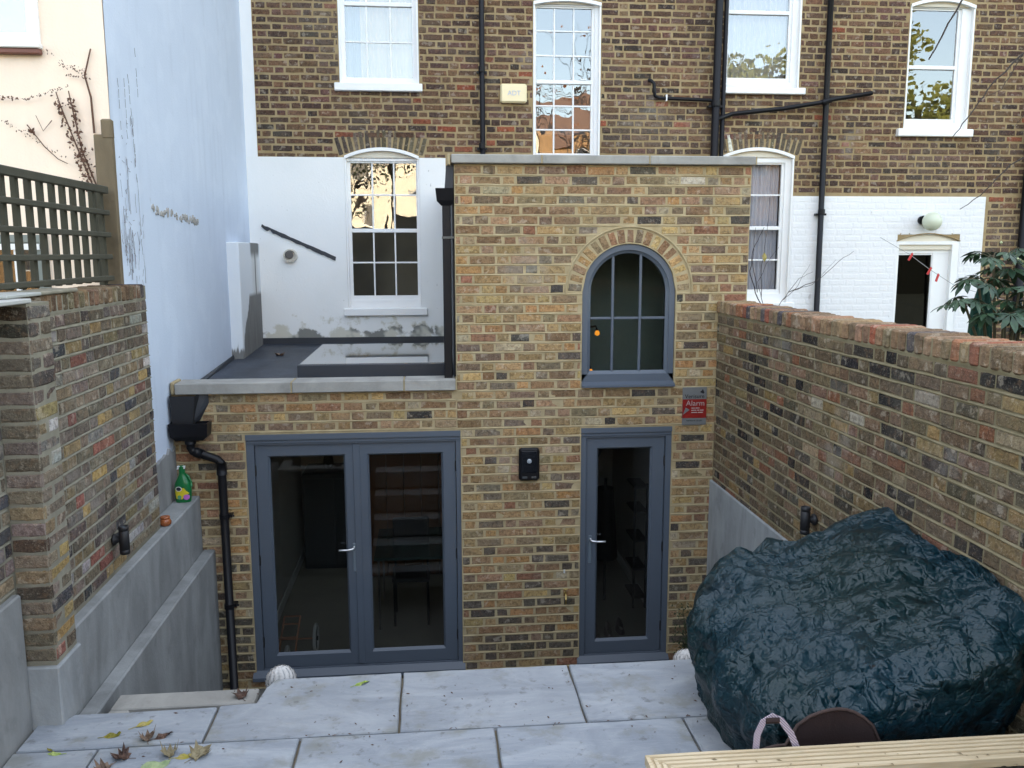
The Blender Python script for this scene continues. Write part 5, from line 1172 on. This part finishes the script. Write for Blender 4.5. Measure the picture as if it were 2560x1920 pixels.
t = thing('fatsia_shrub', 'dark glossy leaved shrub in the neighbour garden at the right edge', 'shrub', (3.35,-.45,1.24))
STEM = m_plain('green_brown_stem',(0.06,0.05,0.025),.8)
rr = random.Random(6); mb = MB(); lv = []
heads = [(3.02,-.5,3.15),(3.15,-.45,3.33),(3.30,-.4,3.52),(3.48,-.35,3.40),(3.25,-.65,3.05),(3.5,-.5,3.12),(3.65,-.4,3.55),(3.40,-.6,3.25),(3.75,-.5,3.3),(3.62,-.6,2.95),(3.9,-.4,3.1),(3.85,-.45,3.65)]
for h in heads:
    hv = Vector(h); mb.tube([(3.45,-.45,1.24),(3.42,-.45,2.2),((3.42+h[0])/2,(h[1]-.45)/2,2.75),hv], [.02,.017,.013,.009], 6)
    for i in range(7):
        a = 2*pi*i/7+rr.uniform(-.4,.4); out = Vector((cos(a),sin(a),rr.uniform(-.1,.5))).normalized(); pe = rr.uniform(.09,.17); p = hv+out*pe; mb.tube([hv, hv+out*pe*.5+Vector((0,0,.02)), p], .0035, 5)
        lv.append((p, a, rr.uniform(-.75,-.1), rr.uniform(.12,.18)))
wobj(mb, 'stems', STEM, t)
for (p, a, tilt, L) in lv:
    V, F = fatsia_leaf(L, rr); M = Matrix.Translation(p) @ Matrix.Rotation(a-pi/2,4,'Z') @ Matrix.Rotation(tilt*.8,4,'X') @ Matrix.Rotation(rr.uniform(-.3,.3),4,'Y')
    m = MB(); m.add([M@v for v in V], F); wobj(m, 'leaf', FM, t)
mb = MB()
for i in range(60):
    c_ = Vector((3.58,-.5,3.52))+Vector((rr.gauss(0,.07),rr.gauss(0,.04),rr.gauss(0,.06))); mb.lathe([(.002,-.014),(.013,0),(.002,.014)], 7, c_)
wobj(mb, 'flower_buds', m_plain('pale_green_buds',(0.36,0.40,0.22)), t, kind='stuff')
t = thing('closed_parasol', 'folded dark green parasol standing behind the right wall under the shrub', 'parasol', (3.40,-.15,1.24))
mb = MB(); V = []
for j,(z,r_) in enumerate([(2.2,.09),(2.8,.085),(3.1,.07),(3.3,.03)]): V += [(3.40+(r_*(1+.3*cos(6*2*pi*i/36)))*cos(2*pi*i/36), -.15+(r_*(1+.3*cos(6*2*pi*i/36)))*sin(2*pi*i/36), z) for i in range(36)]
mb.add(V, [(j*36+i,j*36+(i+1)%36,(j+1)*36+(i+1)%36,(j+1)*36+i) for j in range(3) for i in range(36)]); wobj(mb, 'folded_canopy', m_plain('bottle_green_cloth',(0.006,0.05,0.035),.8), t); mb = MB(); mb.tube([(3.40,-.15,1.24),(3.40,-.15,2.2)],.02,8); wobj(mb, 'pole', STEEL, t)
# small shrub in the court corner
t = thing('small_shrub', 'low dark green bushy plant in the court corner beside the tarpaulin', 'shrub', (.95,-.2,-.1))
mb = MB(); m2 = MB()
for i in range(26):
    a = rr.uniform(0,2*pi); e = Vector((.96+rr.uniform(-.12,.12),-.2+rr.uniform(-.13,.1),rr.uniform(.15,.5))); mb.tube([(.95,-.2,-.1),(.95+.3*(e.x-.95),-.2,.1),e],.003,4)
    for q in range(26):
        c_ = e+Vector((rr.gauss(0,.04),rr.gauss(0,.04),rr.gauss(0,.06))); d = Vector((rr.gauss(0,1),rr.gauss(0,1),rr.gauss(0,1))).normalized()*.016; n_ = d.cross(Vector((rr.random(),rr.random(),rr.random()))).normalized()*.006
        m2.add([c_-d,c_+n_,c_+d,c_-n_],[(0,1,2,3)])
wobj(mb, 'stems', STEM, t); wobj(m2, 'foliage', m_plain('dull_green_leaf',(0.03,0.055,0.02),.7,.4,20), t, kind='stuff')
# bare twigs
def twig_thing(name, label, cat, base, lines, r0, m, leaves=(), group=None):
    t = thing(name, label, cat, base); mb = MB(); rr = random.Random(len(lines))
    for pts, r_ in lines:
        pts = [Vector(p) for p in pts]; out = []
        for a,b in zip(pts[:-1],pts[1:]):
            for q in range(5): out.append(a.lerp(b,q/5)+Vector((mnoise.noise(a*3+Vector((q,0,0))),0,mnoise.noise(b*3+Vector((0,q,0)))))*.012*(1 if q else 0))
        out.append(pts[-1]); mb.tube(out, [r_*(1-.7*i/len(out)) for i in range(len(out))], 5)
    wobj(mb, 'stems', m, t)
    for (p, L, mk) in leaves:
        V = [Vector(p)+Vector(q)*L for q in ((0,0,-1),(.45,-.15,-.3),(.5,.1,.3),(0,0,1),(-.45,.1,.3),(-.4,-.2,-.3),(0,-.2,0))]; m2 = MB(); m2.add(V,[(i,(i+1)%6,6) for i in range(6)]); wobj(m2, 'leaf', mk, t)
    return t
BARK = m_plain('dark_bark',(0.045,0.035,0.03),.9,.3,20)
twig_thing('bare_shrub', 'thin bare shrub with one yellow leaf beside the curtained window', 'shrub', (1.95,.8,1.24),
  [([(1.95,.8,1.24),(1.93,.8,2.9),(1.78,.8,3.2),(1.72,.8,3.40),(1.745,.8,3.6),(1.84,.8,3.80)],.007),([(1.93,.8,2.9),(1.84,.8,3.15),(1.83,.8,3.45),(1.87,.8,3.75),(1.885,.8,4.09)],.004),
   ([(1.84,.8,3.15),(1.80,.8,3.3),(1.90,.8,3.5),(1.99,.8,3.62)],.003),([(1.93,.8,2.9),(2.04,.8,3.12),(2.20,.8,3.33),(2.33,.8,3.39)],.004),([(2.04,.8,3.12),(2.16,.8,3.22),(2.30,.8,3.46)],.003),
   ([(2.10,.8,3.2),(2.33,.8,3.27),(2.55,.8,3.50)],.003),([(2.1,.8,3.2),(2.38,.8,3.31),(2.62,.8,3.52),(2.72,.8,3.58)],.004),([(1.80,.8,3.2),(1.74,.8,3.5),(1.76,.8,3.8)],.004)], .01, BARK, [((1.850,.79,3.525),.045,LM['yellow'])])
twig_thing('bare_tree', 'bare dark branches crossing the brick near the right edge window', 'tree', (6.3,1.0,1.24),
  [([(6.3,1,1.24),(6.2,1,4.5),(5.4,1,6.4),(4.6,1,6.9),(3.95,1,6.2),(3.74,1,5.9),(3.45,1,5.36)],.022),([(6.2,1,4.5),(5.4,1,5.7),(4.6,1,5.62),(4.40,1,5.44),(4.10,1,5.15),(3.90,1,4.86),(3.74,1,4.65)],.013),
   ([(4.40,1,5.44),(4.2,1,5.10),(4.02,1,5.02)],.005),([(6.2,1,4.5),(5.0,1,4.75),(4.35,1,4.4),(4.07,1,4.11),(3.87,1,3.98)],.010),([(5.4,1,5.7),(4.9,1,5.2),(4.55,1,4.98),(4.35,1,4.75)],.005),([(5.4,1,6.4),(4.7,1,6.1),(4.3,1,5.75)],.006)], .02, BARK)
t = thing('washing_line', 'thin line with red pegs in front of the neighbour door', 'washing line', (3.5,1.5,3.7))
mb = MB(); mb.tube([(3.35,1.5,3.72),(3.68,1.5,3.545),(3.91,1.5,3.39),(4.2,1.5,3.22),(6.5,1.5,2.6)], .003, 5); wobj(mb, 'line', m_plain('grey_line',(0.3,0.3,0.3)), t)
RP = m_plain('red_plastic',(0.55,0.03,0.03),.4)
for x,z,a in ((3.69,3.53,.5),(3.905,3.385,.5),(3.995,3.315,.3)):
    mb = MB(); M = Matrix.Translation((x,1.495,z)) @ Matrix.Rotation(a,4,'Y'); mb.bbox((-.010,-.008,-.05),(-.001,.008,.035),.002,M); mb.bbox((.001,-.008,-.05),(.010,.008,.03),.002,M); mb.box((-.008,-.006,.004),(.008,.006,.012),M); wobj(mb, 'peg', RP, t)
# dead creeper on the left walls
rr = random.Random(15)
CREEP = m_plain('dead_creeper',(0.11,0.055,0.035),.9,.4,20); yc = -.868
def creeper(label, lines, y, cluster):
    t = thing('dead_creeper', label, 'creeper', (lines[0][0][0][0], y, lines[0][0][0][1])); mb = MB()
    for pts, r_ in lines: mb.tube([(x,y,z) for x,z in pts], [r_*(1-.5*i/len(pts)) for i in range(len(pts))], 5)
    wobj(mb, 'stems', CREEP, t); m2 = MB()
    for (x0,z0,x1,z1,n,sp,sz) in cluster:
        for i in range(n):
            u = rr.random(); c_ = Vector((x0+(x1-x0)*u+rr.gauss(0,sp), y-.01-rr.random()*.02, z0+(z1-z0)*u+rr.gauss(0,sp))); d = Vector((rr.gauss(0,1),rr.gauss(0,.5),rr.gauss(0,1))).normalized()*sz*rr.uniform(.5,1.7); n_ = Vector((d.z,0,-d.x))*.6
            m2.add([c_-d,c_+n_,c_+d*.8,c_-n_*.7],[(0,1,2,3)])
    wobj(m2, 'leaf_remains', CREEP, t, kind='stuff'); return t
creeper('brown leafy strands of dead creeper rising from the trellis on the cream wall', [([(-3.50,4.0),(-3.60,4.30),(-3.68,4.55),(-3.70,4.63)],.006),([(-3.46,3.95),(-3.56,4.25),(-3.60,4.5),(-3.62,4.64)],.006),([(-3.475,4.37),(-3.48,4.6),(-3.51,4.74),(-3.46,4.91)],.008)], yc,
  [(-3.50,3.95,-3.61,4.60,130,.012,.011),(-3.55,4.05,-3.70,4.60,60,.012,.012),(-3.52,3.95,-3.55,4.25,60,.03,.010),(-3.68,4.50,-3.68,4.56,20,.01,.013)])
creeper('dotted sideways runs of dead creeper on the cream wall', [([(-3.90,4.42),(-3.80,4.28),(-3.72,4.20),(-3.66,4.17)],.004),([(-3.74,4.45),(-3.80,4.38),(-3.84,4.48)],.003)], yc,
  [(-4.15,4.60,-3.88,4.58,60,.006,.007),(-3.88,4.58,-3.60,4.67,55,.007,.006),(-4.05,4.45,-3.66,4.20,50,.008,.006),(-3.87,4.04,-3.55,4.05,45,.004,.006),(-3.65,4.80,-3.48,4.75,50,.010,.006),(-3.62,4.74,-3.47,4.72,35,.006,.006),(-3.88,4.38,-3.86,4.36,10,.008,.014),(-3.75,4.9,-3.60,4.78,18,.01,.005)])
t = thing('dead_creeper', 'fine dark creeper stems clinging to the pale blue render', 'creeper', (-3.35,-.5,3.4)); mb = MB()
for i in range(26):
    y = rr.uniform(-.82,-.36); z = rr.uniform(3.3,3.7); L = rr.uniform(.1,.5)*(1.6 if rr.random()<.2 else 1); pts = []
    for q in range(7): pts.append((bx(y)+.009, y, z)); y += rr.gauss(0,.012); z += L/6
    for k_ in range(6):
        if rr.random() < .75: mb.tube(pts[k_:k_+2], rr.uniform(.0008,.0017), 4)
for i in range(9):
    y = rr.uniform(-.72,-.30); z = rr.uniform(3.9,4.7); 
    for q in range(6):
        if rr.random() < .6: mb.tube([(bx(y)+.009,y,z),(bx(y)+.009,y+rr.gauss(0,.008),z+.06)], .0013, 4)
        z += .07
for i in range(22):
    y = rr.uniform(-.80,-.55); z = rr.uniform(3.4,4.5); mb.tube([(bx(y)+.009,y,z),(bx(y)+.009,y+rr.uniform(-.05,.05),z+rr.uniform(-.02,.03))], .0018, 4)
wobj(mb, 'stems', m_plain('creeper_on_blue',(0.16,0.15,0.16),.9), t, kind='stuff')

# ------------------------------------------------------------------ rooms behind the glass
def room(P):
    pl = m_plain('room_plaster',(0.60,0.58,0.54),.9,.05)
    mb = MB(); mb.box((-3.08,.27,-.04),(1.14,3.9,-.003)); o = wobj(mb, 'floor', m_plain('room_floor',(0.30,0.27,0.22),.5,.2,3), P)
    mb = MB(); mb.box((-2.84,.27,0),(-2.80,3.9,2.2)); mb.box((-2.80,3.05,0),(-1.0,3.1,2.2)); mb.box((-.98,.27,0),(-.93,3.9,2.2)); mb.box((.90,.27,0),(.94,3.9,2.2)); mb.box((-.93,2.9,0),(.90,2.94,2.2)); wobj(mb, 'partition', pl, P)
    mb = MB(); mb.box((-2.799,.27,0),(-2.785,3.04,.10)); mb.box((.886,.27,0),(.899,2.9,.10)); wobj(mb, 'skirting', WHITE, P)
    mb = MB(); mb.box((-2.84,.27,2.2),(-2.37,3.9,2.24)); mb.box((-1.14,.27,2.2),(1.0,3.9,2.24)); mb.box((-2.37,.27,2.2),(-1.14,.60,2.24)); mb.box((-2.37,2.23,2.2),(-1.14,3.9,2.24)); wobj(mb, 'ceiling', pl, P)
    mb = MB(); mb.box((-.89,.75,2.31),(1.15,.80,4.2)); wobj(mb, 'upper_partition', m_plain('upper_plaster',(0.24,0.29,0.28)), P)
room(EXT)
t = thing('golf_trolley', 'two wheeled trolley with a brown frame on the floor inside the double doors', 'trolley', (-2.6,.5,0))
RUB = m_plain('grey_tyre',(0.62,0.62,0.60),.8); COP = m_plain('copper_tube',(0.50,0.22,0.12),.5,.1,9)
for x,r_,y in ((-2.33,.135,.43),(-2.74,.135,.43),(-2.55,.09,.20)):
    Mx = Matrix.Translation((x,y,r_)) @ Matrix.Rotation(pi/2,4,'Y'); mb = MB()
    n = 28; V = [Mx@Vector(((r_-.018+.018*cos(b))*cos(a),(r_-.018+.018*cos(b))*sin(a),.016*sin(b))) for a in [2*pi*i/n for i in range(n)] for b in [2*pi*j/8 for j in range(8)]]
    mb.add(V, [(i*8+j,((i+1)%n)*8+j,((i+1)%n)*8+(j+1)%8,i*8+(j+1)%8) for i in range(n) for j in range(8)]); w = wobj(mb, 'wheel', RUB, t, smooth=True)
    mb = MB(); mb.lathe([(.02,-.02),(.02,.02)], 12, (0,0,0), Mx)
    for i in range(5): a = 2*pi*i/5; mb.tube([Mx@Vector((0,0,0)), Mx@Vector(((r_-.03)*cos(a),(r_-.03)*sin(a),0))], .008, 5)
    mb.obj('hub', BLACKM, w)
mb = MB(); mb.tube([(-2.74,.43,.135),(-2.33,.43,.135)], .008, 8)
for x in (-2.62,-2.48): mb.tube([(x,.20,.09),(x,.28,.17),(x,.55,.30)], .009, 8)
for y,z in ((.28,.22),(.45,.27),(.55,.30)): mb.tube([(-2.62,y,z),(-2.48,y,z)], .008, 6)
wobj(mb, 'frame', COP, t, smooth=True)
WD = m_plain('warm_brown_wood',(0.20,0.085,0.035),.45,.35,2)
t = thing('wardrobe', 'made-up brown plank cupboard standing in for a reflection in the right door leaf', 'cupboard', (-1.45,2.5,0))  # added cupboard: its brown planks stand in for a reflection in the glass
for i in range(5): mb = MB(); mb.bbox((-1.95+.19*i,2.2+.004*(i%2),.02),(-1.765+.19*i,2.9,2.05),.006); wobj(mb, 'plank', WD, t)
t = thing('table', 'dark table with thin metal legs inside the right door leaf', 'table', (-1.45,1.1,0))
mb = MB(); mb.bbox((-1.82,.8,.70),(-1.08,1.7,.73),.005); wobj(mb, 'table_top', m_plain('dark_green_top',(0.015,0.04,0.035),.15), t)
for x,y in ((-1.78,.85),(-1.12,.85),(-1.78,1.62),(-1.12,1.62)): mb = MB(); mb.tube([(x,y,0),(x,y,.70)], .010, 8); wobj(mb, 'leg', STEEL, t)
t = thing('chair', 'black chair standing at the table inside the double doors', 'chair', (-1.5,1.0,0))
mb = MB(); mb.bbox((-1.66,.9,.44),(-1.30,1.28,.48),.01); wobj(mb, 'seat', BLACKM, t); mb = MB(); mb.bbox((-1.66,1.25,.60),(-1.30,1.28,.98),.02); wobj(mb, 'backrest', BLACKM, t)
for x,y in ((-1.64,.92),(-1.32,.92),(-1.64,1.26),(-1.32,1.26)): mb = MB(); mb.tube([(x,y,0),(x,y,.6)], .012, 6); wobj(mb, 'leg', BLACKM, t)
t = thing('sideboard', 'dark cabinet against the back wall inside the left door leaf', 'cabinet', (-2.3,2.8,0))
mb = MB(); mb.bbox((-2.72,2.55,.0),(-1.99,3.04,1.12),.01); wobj(mb, 'body', m_plain('charcoal_cabinet',(0.045,0.05,0.055),.5), t)
for x in (-2.54,-2.18): mb = MB(); mb.bbox((x-.17,2.535,.06),(x+.17,2.549,1.06),.004); wobj(mb, 'cabinet_door', m_plain('charcoal_door',(0.05,0.055,0.06),.4) if 'charcoal_door' not in bpy.data.materials else bpy.data.materials['charcoal_door'], t)
t = thing('flower_vase', 'vase of orange flowers on the dark cabinet inside', 'vase', (-2.45,2.8,1.12))
mb = MB(); mb.lathe([(.03,0),(.06,.05),(.055,.12),(.03,.19),(.035,.21)], 18, (-2.45,2.8,1.12)); wobj(mb, 'vase', BLACKP, t, smooth=True)
m2 = MB(); OR = m_plain('orange_petals',(0.55,0.20,0.04),.7)
for i in range(46):
    c_ = Vector((-2.45+rr.gauss(0,.13),2.8+rr.gauss(0,.06),1.50+rr.gauss(0,.09))); m2.lathe([(.001,-.012),(.028,0),(.02,.012),(.001,.016)], 6, c_)
wobj(m2, 'blooms', OR, t, kind='stuff')
t = thing('hanging_coat', 'dark coat on a stand inside the narrow glazed door', 'coat', (.48,1.3,0))
mb = MB(); mb.grid(lambda u,v: (.50+(.13-.05*v)*cos(2*pi*u)*(1+.15*sin(6*pi*u)), 1.35+.10*sin(2*pi*u), .45+.75*v), 32, 6); wobj(mb, 'cloth', BLACKM, t, smooth=True); mb = MB(); mb.tube([(.50,1.35,0),(.50,1.35,1.3)], .015, 6); wobj(mb, 'stand', BLACKM, t)
t = thing('round_lampshade', 'large round black shade inside the top of the narrow door', 'lampshade', (.2,1.0,1.7))
mb = MB(); mb.lathe([(.20,-.03),(.27,.0),(.20,.03),(.02,.035)], 32, (0,0,0), Matrix.Translation((.14,1.0,1.78)) @ Matrix.Rotation(pi/2,4,'X')); wobj(mb, 'shade', BLACKM, t, smooth=True)
t = thing('shelf_rack', 'dark narrow rack by the wall inside the narrow door', 'rack', (.8,1.2,0))
mb = MB(); [mb.bbox((.74,1.1,z),(.88,1.45,z+.02),.003) for z in (.1,.4,.7,1.0,1.25)]; mb.bbox((.74,1.1,0),(.76,1.12,1.3),.002); mb.bbox((.86,1.1,0),(.88,1.12,1.3),.002); wobj(mb, 'rack_frame', BLACKM, t)
t = thing('shoes_heap', 'pale and dark shoes on the floor behind the narrow door', 'shoes', (.3,.6,0), group=None)
for i,(x,y,c_) in enumerate(((.25,.5,(.3,.25,.22)),(.37,.52,(.25,.2,.18)),(.50,.6,(.08,.05,.05)))):
    mb = MB(); mb.grid(lambda u,v: (x+.04*cos(2*pi*u)*(1-.35*v), y+.11*sin(2*pi*u)*(1-.25*v), .002+.07*v*(1+.4*sin(2*pi*u))), 20, 5); wobj(mb, 'shoe', m_plain('shoe_%s'%'abc'[i], c_), t, smooth=True)
for (x,z,i) in ((.195,2.876,0),(.139,2.538,1)):
    t = thing('glowing_bulb', ['glowing orange bulb behind the arched window, upper of two','glowing orange bulb behind the arched window, lower of two'][i], 'light bulb', (x,.35,z), group='bulbs glowing behind the arched window')
    mb = MB(); mb.lathe([(.004,-.022),(.020,-.014),(.022,.0),(.018,.014),(.010,.024)], 14, (x,.35,z)); wobj(mb, 'bulb', m_emit('bulb_glow',(1.0,0.34,0.03),.22) if 'bulb_glow' not in bpy.data.materials else bpy.data.materials['bulb_glow'], t, smooth=True)
    mb = MB(); mb.tube([(x,.35,z+.02),(x-.01,.36,z+.06),(x-.10,.40,z+.05)], .010, 8); wobj(mb, 'holder', BLACKM, t)

# ------------------------------------------------------------------ beyond the garden, seen only in the window reflections
def far_house(x, lab, i):
    y = -46; t = thing('far_house', lab, 'house', (x,y,1.24), group='houses across the gardens'); bw_ = (bpy.data.materials.get('far_stucco') or m_plain('far_stucco',(0.80,0.72,0.56),.9,.25,2)) if i in (2,3) else (bpy.data.materials.get('far_brick') or m_plain('far_brick',(0.36,0.22,0.11),.9,.25,2))
    mb = MB(); ops = [(x-3+2.4*q,x-1.8+2.4*q,z,z+1.7) for q in range(3) for z in (2.6,5.6,8.6)]; rect_wall(x-4.4,x+4.4,1.0,11.2,[(a,b,c,d) for a,b,c,d in ops],-y*0+y-.3,y,mb)
    mb.box((x-4.4,y-8,1.0),(x+4.4,y-7.8,11.2)); wobj(mb, 'wall', bw_, t)
    for (a,b,c,d) in ops: mb = MB(); mb.box((a,y-.2,c),(b,y-.15,d)); w = wobj(mb, 'window', WHITE, t); mb = MB(); mb.box((a+.08,y-.149,c+.08),(b-.08,y-.14,d-.08)); mb.obj('pane', bpy.data.materials.get('far_pane') or m_plain('far_pane',(0.05,0.06,0.08),.1), w)
    mb = MB(); mb.prism([(y-8.3,11.2),(y+.3,11.2),(y-4,14.0)], 'x', x-4.45, x+4.45); wobj(mb, 'roof', bpy.data.materials.get('far_roof') or m_plain('far_roof',(0.22,0.13,0.09),.9), t)
    mb = MB(); mb.box((x+3.2,y-5,11.5),(x+4.2,y-3.4,15.2)); wobj(mb, 'chimney', bw_, t)
for i in range(7): far_house(-26+9.0*i, ['cream stucco','golden brick'][i not in (2,3)]+' house across the gardens, '+['first','second','third','fourth','fifth','sixth','last'][i]+' of the row', i)
t = thing('hedge', 'tall dark hedge added across the gardens to darken reflections in the low windows', 'hedge', (-4,-33,1.24)); mb = MB(); rr = random.Random(9)  # added and only mirrored: keeps the bright houses out of the low panes
mb.grid(lambda u,v: (-16+52*u, -33+.5*sin(u*40)*v, 1.24+(3.9+.5*mnoise.noise(Vector((u*30,0,0))))*v), 80, 8); wobj(mb, 'foliage', m_plain('hedge_leaf',(0.007,0.009,0.004),.9,.4,4,bump=1,bd=.1), t, kind='stuff')
def tree(name, label, x, y, h, lm, nleaf, leafs, sd_, spread=1.0, bark=BARK):
    t = thing(name, label, 'tree', (x,y,1.24)); r = random.Random(sd_); mb = MB(); tips = []
    def grow(p, d, L, rad, dep):
        pts = [p]; q = p.copy(); dd = d.copy()
        for s in range(4): dd = (dd+Vector((r.gauss(0,.13),r.gauss(0,.13),r.gauss(0,.06)))).normalized(); q = q+dd*L/4; pts.append(q.copy())
        mb.tube(pts, [rad*(1-.11*i) for i in range(5)], 5, caps=False)
        if dep == 0: tips.append(q); return
        for k_ in range(3 if dep > 1 else 4):
            a = r.uniform(0,2*pi); sp = r.uniform(.35,.75)*spread; u_ = dd.orthogonal().normalized(); v_ = dd.cross(u_); nd = (dd+(u_*cos(a)+v_*sin(a))*sp+Vector((0,0,.08))).normalized(); grow(pts[r.choice((2,3,4))], nd, L*r.uniform(.6,.8), rad*.55, dep-1)
    grow(Vector((x,y,1.24)), Vector((0,0,1)), h*.34, h*.016, 5); wobj(mb, 'trunk', bark, t); m2 = MB()
    for p in tips:
        for k_ in range(nleaf):
            c_ = p+Vector((r.gauss(0,.28),r.gauss(0,.28),r.gauss(0,.25))); d = Vector((r.gauss(0,1),r.gauss(0,1),r.gauss(0,1))).normalized()*leafs; n_ = d.orthogonal()*.5; m2.add([c_-d,c_+n_,c_+d,c_-n_],[(0,1,2,3)])
    if m2.v: wobj(m2, 'crown', lm, t, kind='stuff')
tree('evergreen_tree', 'yellow green leafy tree across the gardens, mirrored in the windows', 14.5,-18,13, m_plain('yellow_green_leaf',(0.16,0.17,0.03),.7), 26, .12, 5)
tree('bare_tree', 'bare tree with a few brown leaves behind the viewpoint, mirrored in glass', 3.0,-20,11, m_plain('last_leaves',(0.30,0.12,0.05),.8), 1, .07, 9)
tree('bare_tree', 'leafless tree further right behind the viewpoint, mirrored in glass', 9.5,-24,14, None, 0, .1, 12)
tree('bare_tree', 'dense twiggy tree left behind the viewpoint, mirrored in the lower sash window', -5.5,-26,10, m_plain('dark_ivy_leaf',(0.05,0.055,0.025),.8), 5, .09, 21)
